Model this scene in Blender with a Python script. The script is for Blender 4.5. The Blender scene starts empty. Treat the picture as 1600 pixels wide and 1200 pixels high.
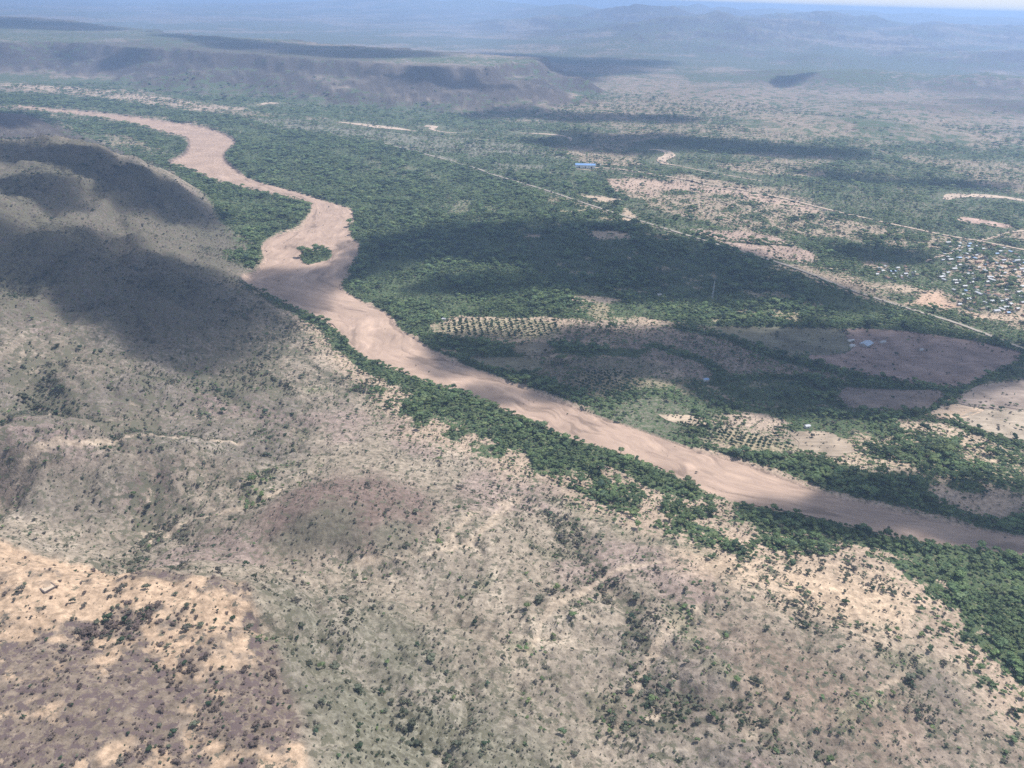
import bpy, bmesh, math, random
import numpy as np
from mathutils import Matrix, Vector
from mathutils.geometry import delaunay_2d_cdt

random.seed(7)
RNG = np.random.default_rng(11)
scene = bpy.context.scene
COL = scene.collection

# ------------------------------------------------------------------ camera
CAM_Z = 450.0
FPX = 1250.0                       # focal length in pixels of a 1600 px wide frame
PITCH = math.atan(605 / FPX)
ROLL = math.radians(1.8)
cp, sp, cr, sr = math.cos(PITCH), math.sin(PITCH), math.cos(ROLL), math.sin(ROLL)
FWD = np.array([0, cp, -sp])
R0, U0 = np.array([1.0, 0, 0]), np.array([0, sp, cp])
RGT = R0 * cr + U0 * sr
UPV = -R0 * sr + U0 * cr
cam_d = bpy.data.cameras.new("camera")
cam = bpy.data.objects.new("camera", cam_d)
COL.objects.link(cam)
cam_d.sensor_width = 36.0
cam_d.lens = 36.0 * FPX / 1600.0
cam_d.clip_start = 1.0
cam_d.clip_end = 300000.0
m = Matrix.Identity(4)
for i in range(3):
    m[i][0], m[i][1], m[i][2] = RGT[i], UPV[i], -FWD[i]
m[2][3] = CAM_Z
cam.matrix_world = m
scene.camera = cam

# ------------------------------------------------------------------ sky, sun, exposure
SUN_AZ, SUN_EL = math.radians(62), math.radians(61)     # azimuth from +Y towards +X
SUN = np.array([math.sin(SUN_AZ) * math.cos(SUN_EL), math.cos(SUN_AZ) * math.cos(SUN_EL), math.sin(SUN_EL)])
w = bpy.data.worlds.new("World")
scene.world = w
w.use_nodes = True
nt = w.node_tree
nt.nodes.clear()
sky = nt.nodes.new("ShaderNodeTexSky")
sky.sky_type = 'NISHITA'
sky.sun_disc = False
sky.sun_elevation = SUN_EL
sky.sun_rotation = SUN_AZ
sky.altitude = 900
sky.dust_density = 0.8
bg = nt.nodes.new("ShaderNodeBackground")
bg.inputs[1].default_value = 0.078
wo = nt.nodes.new("ShaderNodeOutputWorld")
# broken white cloud all over the sky, thicker in perspective towards the horizon
_tc = nt.nodes.new("ShaderNodeTexCoord")
_sx = nt.nodes.new("ShaderNodeSeparateXYZ"); nt.links.new(_tc.outputs["Generated"], _sx.inputs[0])
_ab = nt.nodes.new("ShaderNodeMath"); _ab.operation = 'ADD'; _ab.inputs[1].default_value = 0.10; nt.links.new(_sx.outputs["Z"], _ab.inputs[0])
_mxz = nt.nodes.new("ShaderNodeMath"); _mxz.operation = 'MAXIMUM'; _mxz.inputs[1].default_value = 0.05; nt.links.new(_ab.outputs[0], _mxz.inputs[0])
_dv = nt.nodes.new("ShaderNodeVectorMath"); _dv.operation = 'DIVIDE'
_cb = nt.nodes.new("ShaderNodeCombineXYZ")
for _i in range(3): nt.links.new(_mxz.outputs[0], _cb.inputs[_i])
nt.links.new(_tc.outputs["Generated"], _dv.inputs[0]); nt.links.new(_cb.outputs[0], _dv.inputs[1])
_nz = nt.nodes.new("ShaderNodeTexNoise"); _nz.inputs["Scale"].default_value = 1.3; _nz.inputs["Detail"].default_value = 7; _nz.inputs["Roughness"].default_value = 0.6
nt.links.new(_dv.outputs[0], _nz.inputs["Vector"])
_mr = nt.nodes.new("ShaderNodeMapRange"); _mr.inputs[1].default_value = 0.42; _mr.inputs[2].default_value = 0.64
nt.links.new(_nz.outputs["Fac"], _mr.inputs[0])
_mc = nt.nodes.new("ShaderNodeMix"); _mc.data_type = 'RGBA'; _mc.inputs["B"].default_value = (6.9, 7.3, 7.9, 1)
_hz = nt.nodes.new("ShaderNodeMapRange"); _hz.inputs[1].default_value = 0.14; _hz.inputs[2].default_value = 0.0; nt.links.new(_sx.outputs["Z"], _hz.inputs[0])
_fm = nt.nodes.new("ShaderNodeMath"); _fm.operation = 'MAXIMUM'; nt.links.new(_hz.outputs[0], _fm.inputs[0]); nt.links.new(_mr.outputs[0], _fm.inputs[1])
nt.links.new(_fm.outputs[0], _mc.inputs["Factor"]); nt.links.new(sky.outputs[0], _mc.inputs["A"])
nt.links.new(_mc.outputs["Result"], bg.inputs[0])
nt.links.new(bg.outputs[0], wo.inputs[0])
sl = bpy.data.lights.new("sun", 'SUN')
sl.energy = 3.9
sl.angle = math.radians(0.53)
sl.color = (1.0, 0.955, 0.90)
sun = bpy.data.objects.new("sun", sl)
COL.objects.link(sun)
sun.rotation_euler = Vector(SUN).to_track_quat('Z', 'Y').to_euler()
scene.view_settings.view_transform = 'Standard'
scene.view_settings.look = 'None'
scene.view_settings.exposure = 0.74
scene.view_settings.gamma = 1.0
scene.cycles.use_denoising = False
scene.cycles.max_bounces = 4
scene.cycles.diffuse_bounces = 2
scene.cycles.volume_bounces = 1
scene.cycles.transparent_max_bounces = 12

# ------------------------------------------------------------------ numeric helpers
def ray(px, py):
    d = FWD * FPX + RGT * (px - 800) + UPV * (600 - py)
    return d / np.linalg.norm(d)

def at(px, py, h=0.0):
    """the place on level h that the photograph shows at a pixel"""
    d = ray(px, py)
    t = (h - CAM_Z) / min(d[2], -0.006)
    return np.array([d[0] * t, d[1] * t])

def poly(pts, h=0.0):
    return np.array([at(p[0], p[1], p[2] if len(p) > 2 else h) for p in pts])

def project(P):
    """pixel and depth of world points (only to know what the photograph shows largest)"""
    q = P - np.array([0, 0, CAM_Z])
    z = q @ FWD
    z = np.where(z < 1, 1, z)
    return 800 + FPX * (q @ RGT) / z, 600 - FPX * (q @ UPV) / z, z

_TAB = np.random.default_rng(5).random((256, 256)).astype(np.float32)
def noise(x, y, scale, s=0):
    x = x / scale + 1000.37 + 31.7 * s
    y = y / scale + 1000.11 + 17.3 * s
    ix, iy = np.floor(x), np.floor(y)
    fx, fy = (x - ix).astype(np.float32), (y - iy).astype(np.float32)
    ix = ix.astype(np.int32); iy = iy.astype(np.int32)
    fx = fx * fx * fx * (fx * (fx * 6 - 15) + 10)
    fy = fy * fy * fy * (fy * (fy * 6 - 15) + 10)
    ix0, iy0, ix1, iy1 = ix & 255, iy & 255, (ix + 1) & 255, (iy + 1) & 255
    a, b, c, d = _TAB[ix0, iy0], _TAB[ix1, iy0], _TAB[ix0, iy1], _TAB[ix1, iy1]
    return (a + (b - a) * fx) * (1 - fy) + (c + (d - c) * fx) * fy

def fbm(x, y, scale, octv=4, s=0, gain=0.5):
    v, a, t = 0, 1.0, 0
    for k in range(octv):
        ca, sa = math.cos(k * 1.1), math.sin(k * 1.1)
        v = v + a * noise(x * ca - y * sa, x * sa + y * ca, scale / 2.03 ** k, s + k * 7)
        t += a
        a *= gain
    return v / t

def ridged(x, y, scale, octv=3, s=0):
    v, a, t = 0, 1.0, 0
    for k in range(octv):
        ca, sa = math.cos(k * 0.9), math.sin(k * 0.9)
        n = noise(x * ca - y * sa, x * sa + y * ca, scale / 2.1 ** k, s + k * 5)
        v = v + a * (1 - np.abs(2 * n - 1))
        t += a
        a *= 0.5
    return v / t

def sstep(a, b, x):
    t = np.clip((x - a) / (b - a), 0, 1)
    return t * t * (3 - 2 * t)

def sdist(x, y, P, pad=400.0):
    """signed distance to a closed outline, positive inside; far outside it is cut to -pad"""
    out = np.full(x.shape, -pad)
    lo, hi = P.min(0) - pad, P.max(0) + pad
    k = np.nonzero((x > lo[0]) & (x < hi[0]) & (y > lo[1]) & (y < hi[1]))[0]
    if len(k) == 0:
        return out
    X, Y = x[k], y[k]
    d2 = np.full(X.shape, 1e18)
    ins = np.zeros(X.shape, bool)
    Q = np.roll(P, -1, 0)
    for (ax, ay), (bx, by) in zip(P, Q):
        ex, ey = bx - ax, by - ay
        L = ex * ex + ey * ey + 1e-9
        t = np.clip(((X - ax) * ex + (Y - ay) * ey) / L, 0, 1)
        d2 = np.minimum(d2, (X - ax - t * ex) ** 2 + (Y - ay - t * ey) ** 2)
        if ay != by:
            c = ((ay > Y) != (by > Y)) & (X < ex * (Y - ay) / ey + ax)
            ins ^= c
    d = np.sqrt(d2)
    out[k] = np.where(ins, d, -np.minimum(d, pad))
    return out

def ldist(x, y, P, pad=200.0):
    """distance to an open line"""
    out = np.full(x.shape, pad)
    lo, hi = P.min(0) - pad, P.max(0) + pad
    k = np.nonzero((x > lo[0]) & (x < hi[0]) & (y > lo[1]) & (y < hi[1]))[0]
    if len(k) == 0:
        return out
    X, Y = x[k], y[k]
    d2 = np.full(X.shape, pad * pad)
    for (ax, ay), (bx, by) in zip(P[:-1], P[1:]):
        ex, ey = bx - ax, by - ay
        t = np.clip(((X - ax) * ex + (Y - ay) * ey) / (ex * ex + ey * ey + 1e-9), 0, 1)
        d2 = np.minimum(d2, (X - ax - t * ex) ** 2 + (Y - ay - t * ey) ** 2)
    out[k] = np.sqrt(d2)
    return out

def smooth_line(P, n=6):
    """Catmull-Rom through the points"""
    P = np.asarray(P)
    A = np.vstack([2 * P[0] - P[1], P, 2 * P[-1] - P[-2]])
    out = []
    for i in range(len(P) - 1):
        p0, p1, p2, p3 = A[i:i + 4]
        for t in np.linspace(0, 1, n, endpoint=False):
            out.append(0.5 * (2 * p1 + (p2 - p0) * t + (2 * p0 - 5 * p1 + 4 * p2 - p3) * t * t + (3 * p1 - p0 - 3 * p2 + p3) * t ** 3))
    out.append(P[-1])
    return np.array(out)

# ------------------------------------------------------------------ where the river runs
LEFT_BANK = [(30, 170), (100, 178), (160, 185), (215, 196), (255, 207), (290, 215), (295, 228), (285, 243), (262, 256), (300, 268),
    (341, 281), (400, 297), (450, 308), (479, 315), (488, 327), (478, 345), (468, 358), (440, 365), (418, 375), (410, 388), (414, 405),
    (400, 425), (378, 437), (400, 450), (420, 463), (460, 482), (500, 498), (525, 515), (545, 535), (565, 553), (600, 570), (640, 585),
    (690, 602), (740, 617), (790, 640), (830, 658), (880, 680), (940, 697), (1000, 718), (1050, 740), (1085, 757), (1130, 775),
    (1180, 790), (1250, 803), (1330, 822), (1400, 838), (1480, 850), (1600, 866), (1800, 900)]
RIGHT_BANK = [(30, 166), (110, 173), (180, 180), (250, 189), (310, 198), (345, 208), (368, 222), (354, 238), (352, 250), (375, 270),
    (395, 281), (430, 291), (465, 300), (500, 311), (545, 326), (552, 340), (543, 352), (546, 368), (561, 385), (549, 410), (536, 435),
    (534, 450), (551, 463), (580, 478), (605, 490), (625, 515), (650, 530), (680, 550), (720, 570), (760, 583), (810, 603), (860, 620),
    (920, 645), (1000, 672), (1080, 700), (1150, 720), (1220, 745), (1290, 770), (1370, 790), (1450, 810), (1540, 828), (1600, 838), (1800, 872)]
LB = smooth_line(poly(LEFT_BANK), 4)
RB = smooth_line(poly(RIGHT_BANK), 4)
RIVER = np.vstack([LB, RB[::-1]])

# ------------------------------------------------------------------ height of the land
HCTRL = [  # pixel, pixel, height in metres: the hills of the near left side
    (-150, 850, 76), (0, 842, 72), (150, 872, 68), (300, 892, 66), (390, 912, 62), (430, 1000, 66), (470, 1100, 68), (492, 1200, 68),
    (200, 1000, 76), (0, 1000, 80), (100, 1150, 82), (300, 1150, 74), (0, 1300, 82), (420, 1350, 70), (-200, 1100, 84), (-300, 950, 84),
    (560, 1000, 30), (600, 1100, 38), (640, 1200, 44), (720, 1050, 15), (800, 1150, 15), (860, 1200, 12), (470, 930, 32), (540, 945, 17),
    (850, 1060, 6), (930, 1200, 6), (700, 960, 8), (900, 1350, 8), (660, 1350, 40),
    (0, 800, 18), (150, 850, 14), (300, 872, 12), (410, 890, 13), (-150, 800, 24),
    (540, 775, 38), (500, 800, 36), (590, 790, 32), (400, 820, 13), (560, 738, 14), (680, 780, 11), (650, 870, 12), (470, 885, 12), (560, 890, 10),
    (0, 690, 62), (130, 686, 54), (260, 690, 42), (330, 730, 20), (0, 765, 22), (150, 765, 19), (300, 765, 12), (-150, 700, 70),
    (0, 560, 78), (120, 592, 60), (230, 606, 44), (400, 606, 20), (100, 640, 44), (260, 655, 26), (0, 640, 52),
    (0, 430, 112), (0, 500, 90), (100, 480, 82), (200, 520, 54), (200, 440, 82), (300, 480, 50), (350, 540, 28), (420, 500, 14), (450, 560, 11),
    (300, 570, 34), (500, 600, 5), (550, 640, 4), (400, 660, 11), (600, 700, 4), (700, 740, 4), (-150, 450, 120), (-150, 600, 80),
    (0, 215, 152), (60, 218, 152), (130, 224, 140), (200, 247, 110), (260, 277, 78), (310, 307, 42), (342, 340, 12),
    (0, 262, 150), (80, 266, 147), (0, 300, 136), (100, 312, 122), (150, 285, 128), (200, 330, 82), (270, 352, 48), (330, 390, 20), (375, 385, 10),
    (0, 350, 128), (100, 372, 102), (200, 392, 72), (300, 420, 40), (360, 428, 14), (385, 440, 2), (-150, 230, 160), (-150, 330, 150),
    (300, 262, 2), (350, 300, 0), (420, 330, 0), (0, 182, 62), (60, 182, 60), (100, 192, 40), (150, 205, 20), (220, 212, 5), (250, 240, 7), (200, 228, 18),
    (-200, 180, 70), (-150, 165, 0), (60, 172, 0), (160, 182, 0), (260, 200, 0), (100, 150, 0), (300, 160, 0), (500, 250, 0), (480, 420, 0),
    (560, 520, 0), (700, 600, 0), (850, 680, 0), (1000, 740, 0), (1180, 790, 0), (1400, 845, 0), (1000, 500, 0), (1300, 500, 0), (1600, 500, 0),
    (1600, 866, 0), (800, 300, 0), (1200, 300, 0), (1600, 300, 0), (1600, 1000, 0), (1000, 870, 4), (1150, 960, 9), (1300, 960, 7), (1330, 1010, 12),
    (1000, 1000, 9), (1150, 1090, 15), (1300, 1130, 10), (1450, 1090, 3), (1560, 1180, 0), (800, 850, 6), (800, 940, 7), (1050, 1180, 12), (1300, 1300, 8)]
_hp = np.array([at(a, b, h) for a, b, h in HCTRL])
_hv = np.array([h for _, _, h in HCTRL], float)
_extra = [(r * math.sin(a), r * math.cos(a)) for r in (60, 5200) for a in np.linspace(-2.9, 2.9, 13)]
_hp = np.vstack([_hp, np.array(_extra)])
_hv = np.concatenate([_hv, [10.0] * 13 + [0.0] * 13])
def _uv(x, y):
    return np.arctan2(x, y), 0.5 * np.log(x * x + y * y + 400.0)
_hu, _hw = _uv(_hp[:, 0], _hp[:, 1])
_c2 = 0.03 ** 2
_A = np.sqrt((_hu[:, None] - _hu[None]) ** 2 + (_hw[:, None] - _hw[None]) ** 2 + _c2)
_wt = np.linalg.solve(_A + np.eye(len(_hv)) * 1e-4 * 0, _hv)

MESA = poly([(-500, 62), (-200, 64), (0, 66), (130, 68), (250, 76), (450, 92), (600, 101), (700, 104), (770, 108), (825, 97), (850, 97),
             (820, 89), (600, 74), (400, 60), (300, 52), (205, 44), (150, 36), (60, 28), (-100, 20), (-500, 2)], 140)
FAR_HILLS = [  # top pixel, height, half widths across and along the view, in metres
    (1290, 112, 75, 520, 420), (1235, 124, 45, 200, 180), (1400, 112, 78, 600, 450), (1550, 122, 85, 600, 500), (1180, 140, 36, 300, 260), (1340, 192, 26, 330, 200),
    (1240, 196, 18, 200, 160), (1440, 165, 36, 350, 260), (1600, 160, 55, 350, 300), (1290, 88, 70, 330, 300), (1000, 118, 24, 260, 300),
    (1180, 30, 285, 1500, 1500), (1270, 31, 280, 1300, 1400), (1130, 42, 220, 900, 900), (1080, 36, 230, 900, 800), (1350, 48, 190, 1200, 900), (1225, 55, 150, 700, 700),
    (1500, 46, 240, 1500, 1100), (1590, 52, 200, 1200, 1000), (1400, 72, 110, 900, 700), (860, 28, 190, 900, 800), (930, 30, 190, 700, 700), (960, 42, 120, 900, 700),
    (1600, 85, 120, 900, 600), (1010, 24, 250, 1000, 900)]
_fh = [(at(a, b, h), h, sx, sy) for a, b, h, sx, sy in FAR_HILLS]
FAR_PEAKS = [(1092, 5, 452, 38000, 1500), (1060, 9, 425, 36000, 3000), (1130, 11, 420, 36000, 2500), (1000, 8, 400, 34000, 3200), (900, 7, 380, 34000, 3000), (1210, 14, 400, 42000, 5000),
             (1330, 16, 410, 44000, 6000), (1450, 20, 405, 46000, 5000), (1560, 24, 400, 44000, 6000), (760, 3, 395, 40000, 6000), (1250, 24, 330, 26000, 2500), (1480, 32, 330, 24000, 3000),
             (1700, 28, 410, 42000, 6000), (1380, 26, 330, 28000, 2500), (620, 0, 380, 42000, 6000)]
UPLAND = poly([(-700, 150), (0, 185), (300, 300), (345, 345), (385, 430), (470, 500), (560, 600), (650, 680), (800, 735), (900, 775), (1000, 830),
               (1100, 860), (1180, 880), (1300, 880), (1390, 900), (1450, 960), (1460, 1010), (1520, 1060), (1600, 1140), (1750, 1500), (-900, 1500)])
EDGE_PLATEAU = poly([(-400, 830, 76), (0, 842, 72), (150, 872, 68), (300, 892, 66), (390, 912, 62), (430, 1000, 66), (470, 1100, 68), (492, 1200, 68), (500, 1500, 70), (-900, 1500, 80)])

def upland_mask(x, y):
    m = sstep(0, 140, sdist(x, y, UPLAND, 300))
    return m

def gullies(x, y):
    wx, wy = 60 * (fbm(x, y, 170, 3, 23) - 0.5), 60 * (fbm(x, y, 170, 3, 27) - 0.5)
    return ridged(x + 0.35 * y + wx, y * 0.8 + wy, 170, 4, 21), ridged(x + 0.5 * wx, y + 0.5 * wy, 52, 3, 31)

def Z(x, y):
    x = np.asarray(x, float); y = np.asarray(y, float)
    sh = x.shape
    x, y = x.ravel(), y.ravel()
    r = np.hypot(x, y)
    z = np.zeros_like(x)
    near = np.nonzero((r < 5600) & (y > -800))[0]
    if len(near):
        X, Y = x[near], y[near]
        wx = X + 26 * (fbm(X, Y, 130, 3, 3) - 0.5)
        wy = Y + 26 * (fbm(X, Y, 130, 3, 9) - 0.5)
        u, v = _uv(wx, wy)
        h = np.zeros_like(u)
        for k in range(len(_wt)):
            h += _wt[k] * np.sqrt((u - _hu[k]) ** 2 + (v - _hw[k]) ** 2 + _c2)
        h = np.maximum(h, -1) * sstep(5200, 3800, r[near])
        m = upland_mask(X, Y)
        h = h * np.maximum(sstep(-120, 60, sdist(X, Y, UPLAND, 300)), 0.0)
        hill = sstep(15, 90, h)
        # gullies run down to the river
        rg, rg2 = gullies(X, Y)
        flat_top = sstep(0, 40, sdist(X, Y, EDGE_PLATEAU, 200))
        dmk = np.maximum(sstep(-30, 30, sdist(X, Y, DOME, 100)), 0.7 * sstep(-20, 30, sdist(X, Y, SPUR, 100)))
        mk = sstep(-40, 60, sdist(X, Y, MOUNT, 200)) * sstep(45, 70, h)
        tq = h / 36.0
        ter = 36.0 * (np.floor(tq) + sstep(0.28, 0.72, tq - np.floor(tq)))
        h = h + 0.75 * mk * (ter - h) - mk * 20.0 * (ridged(X, Y, 110, 4, 37) - 0.6)
        h += m * (1 - 0.6 * flat_top) * (1 - 0.75 * dmk) * -((rg - 0.62) * (25 + 10 * hill) + (rg2 - 0.6) * (14 + 3 * hill) + (ridged(X, Y, 17, 3, 35) - 0.6) * 4.0)
        z[near] = h + 0.6 * (fbm(X, Y, 120, 2, 2) - 0.5)
        rv = sdist(X, Y, RIVER, 60)
        z[near] -= 3.2 * sstep(-3, 5, rv) * (1 - sstep(-3, 4, sdist(X, Y, ISLAND, 30)))
    far = np.nonzero(r > 2300)[0]
    if len(far):
        X, Y = x[far], y[far]
        zz = np.zeros_like(X)
        warp = (ridged(X, Y, 1000, 4, 41) - 0.6) * 560 + (ridged(X, Y, 260, 3, 47) - 0.6) * 210
        sd = sdist(X, Y, MESA, 1500) + warp
        zz += 92 * sstep(-560, 0, sd) ** 1.2 + 48 * sstep(-80, 30, sd)
        zz += (fbm(X, Y, 700, 3, 4) - 0.5) * 22 * sstep(0, 300, sd)
        kn = ridged(X, Y, 1700, 4, 51) * 0.55 + ridged(X, Y, 560, 4, 57) * 0.45
        for (c, hh, sx, sy) in _fh:
            a = math.atan2(c[0], c[1]); ca, sa = math.cos(a), math.sin(a)
            dx, dy = X - c[0], Y - c[1]
            q = ((dx * ca - dy * sa) / sx) ** 2 + ((dx * sa + dy * ca) / sy) ** 2
            bump = hh * np.exp(-0.5 * q)
            zz = np.maximum(zz, bump * (0.30 + 1.2 * kn))
        zz += np.clip(ridged(X, Y, 3200, 5, 61) - 0.55, 0, 1) * 420 * sstep(6500, 12000, r[far]) * sstep(-0.1, 0.25, X / (np.abs(Y) + 1)) + np.clip(fbm(X, Y, 2600, 4, 63) - 0.5, 0, 1) * 120 * sstep(7000, 16000, r[far])
        for (a, b, hh, dist, sg) in FAR_PEAKS:
            dist, sg = dist * 0.5, sg * 0.6
            d = ray(a, b); az = math.atan2(d[0], d[1])
            c = (dist * math.sin(az), dist * math.cos(az))
            q = ((X - c[0]) ** 2 + (Y - c[1]) ** 2) / sg ** 2
            zz = np.maximum(zz, hh * (0.75 * np.exp(-np.sqrt(q + 0.01) * 0.9) + 0.25 * np.exp(-q * 2)) * (0.9 + 0.2 * fbm(X, Y, 2200, 3, 71)))
        z[far] += np.minimum(zz, 462)
    return z.reshape(sh)

def drop(pxs, pys):
    """where the rays of some pixels first meet the land"""
    pxs, pys = np.atleast_1d(pxs), np.atleast_1d(pys)
    t = np.geomspace(320, 40000, 420)
    D = np.array([ray(a, b) for a, b in zip(pxs, pys)])
    Q = np.array([0, 0, CAM_Z]) + D[:, None] * t[None, :, None]
    zz = Z(Q[..., 0], Q[..., 1])
    under = Q[..., 2] < zz
    k = np.where(under.any(1), under.argmax(1), len(t) - 1)
    i = np.arange(len(pxs)); k0 = np.maximum(k - 1, 0)
    a, b = Q[i, k0, 2] - zz[i, k0], zz[i, k] - Q[i, k, 2]
    f = np.clip(a / (a + b + 1e-9), 0, 1)[:, None]
    return Q[i, k0] * (1 - f) + Q[i, k] * f

# ------------------------------------------------------------------ material helpers
MATS = {}
def new_mat(name):
    mt = bpy.data.materials.new(name)
    mt.use_nodes = True
    MATS[name] = mt
    n = mt.node_tree
    b = n.nodes["Principled BSDF"]
    b.inputs["Roughness"].default_value = 0.9
    b.inputs["Specular IOR Level"].default_value = 0.15
    return mt, n, b

def plain(name, col, rough=0.85, var=0.25, scale=0.6, metallic=0.0):
    mt, n, b = new_mat(name)
    tc = n.nodes.new("ShaderNodeTexCoord")
    nz = n.nodes.new("ShaderNodeTexNoise"); nz.inputs["Scale"].default_value = scale; nz.inputs["Detail"].default_value = 5
    n.links.new(tc.outputs["Object"], nz.inputs["Vector"])
    rp = n.nodes.new("ShaderNodeMapRange")
    rp.inputs[1].default_value, rp.inputs[2].default_value = 0.3, 0.7
    rp.inputs[3].default_value, rp.inputs[4].default_value = 1 - var, 1 + var
    n.links.new(nz.outputs["Fac"], rp.inputs[0])
    mx = n.nodes.new("ShaderNodeVectorMath"); mx.operation = 'SCALE'
    mx.inputs[0].default_value = col
    n.links.new(rp.outputs[0], mx.inputs["Scale"])
    n.links.new(mx.outputs[0], b.inputs["Base Color"])
    b.inputs["Roughness"].default_value = rough
    b.inputs["Metallic"].default_value = metallic
    return mt

def leaf_mat(name, cols, rough=0.75):
    """foliage: a colour of its own for every plant, mottled within the crown"""
    mt, n, b = new_mat(name)
    oi = n.nodes.new("ShaderNodeObjectInfo")
    cr_ = n.nodes.new("ShaderNodeValToRGB")
    e = cr_.color_ramp.elements
    while len(e) < len(cols):
        e.new(0.5)
    for k, c in enumerate(cols):
        e[k].position = k / max(1, len(cols) - 1)
        e[k].color = (*c, 1)
    n.links.new(oi.outputs["Random"], cr_.inputs[0])
    tc = n.nodes.new("ShaderNodeTexCoord")
    nz = n.nodes.new("ShaderNodeTexNoise"); nz.inputs["Scale"].default_value = 0.9; nz.inputs["Detail"].default_value = 3
    n.links.new(tc.outputs["Object"], nz.inputs["Vector"])
    rp = n.nodes.new("ShaderNodeMapRange")
    rp.inputs[1].default_value, rp.inputs[2].default_value = 0.3, 0.7
    rp.inputs[3].default_value, rp.inputs[4].default_value = 0.7, 1.35
    n.links.new(nz.outputs["Fac"], rp.inputs[0])
    mx = n.nodes.new("ShaderNodeVectorMath"); mx.operation = 'SCALE'
    # stands of lighter and darker growth
    ge = n.nodes.new("ShaderNodeNewGeometry")
    nw = n.nodes.new("ShaderNodeTexNoise"); nw.inputs["Scale"].default_value = 0.03; nw.inputs["Detail"].default_value = 4
    n.links.new(ge.outputs["Position"], nw.inputs["Vector"])
    rw = n.nodes.new("ShaderNodeMapRange"); rw.inputs[1].default_value, rw.inputs[2].default_value = 0.34, 0.66; rw.inputs[3].default_value, rw.inputs[4].default_value = 0.66, 1.40
    n.links.new(nw.outputs["Fac"], rw.inputs[0])
    mw = n.nodes.new("ShaderNodeMath"); mw.operation = 'MULTIPLY'
    n.links.new(rp.outputs[0], mw.inputs[0]); n.links.new(rw.outputs[0], mw.inputs[1])
    n.links.new(cr_.outputs[0], mx.inputs[0]); n.links.new(mw.outputs[0], mx.inputs["Scale"])
    n.links.new(mx.outputs[0], b.inputs["Base Color"])
    b.inputs["Roughness"].default_value = rough
    tr = n.nodes.new("ShaderNodeBsdfTranslucent")
    n.links.new(mx.outputs[0], tr.inputs["Color"])
    ms = n.nodes.new("ShaderNodeMixShader"); ms.inputs[0].default_value = 0.35
    n.links.new(b.outputs[0], ms.inputs[1]); n.links.new(tr.outputs[0], ms.inputs[2])
    n.links.new(ms.outputs[0], n.nodes["Material Output"].inputs["Surface"])
    return mt

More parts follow.
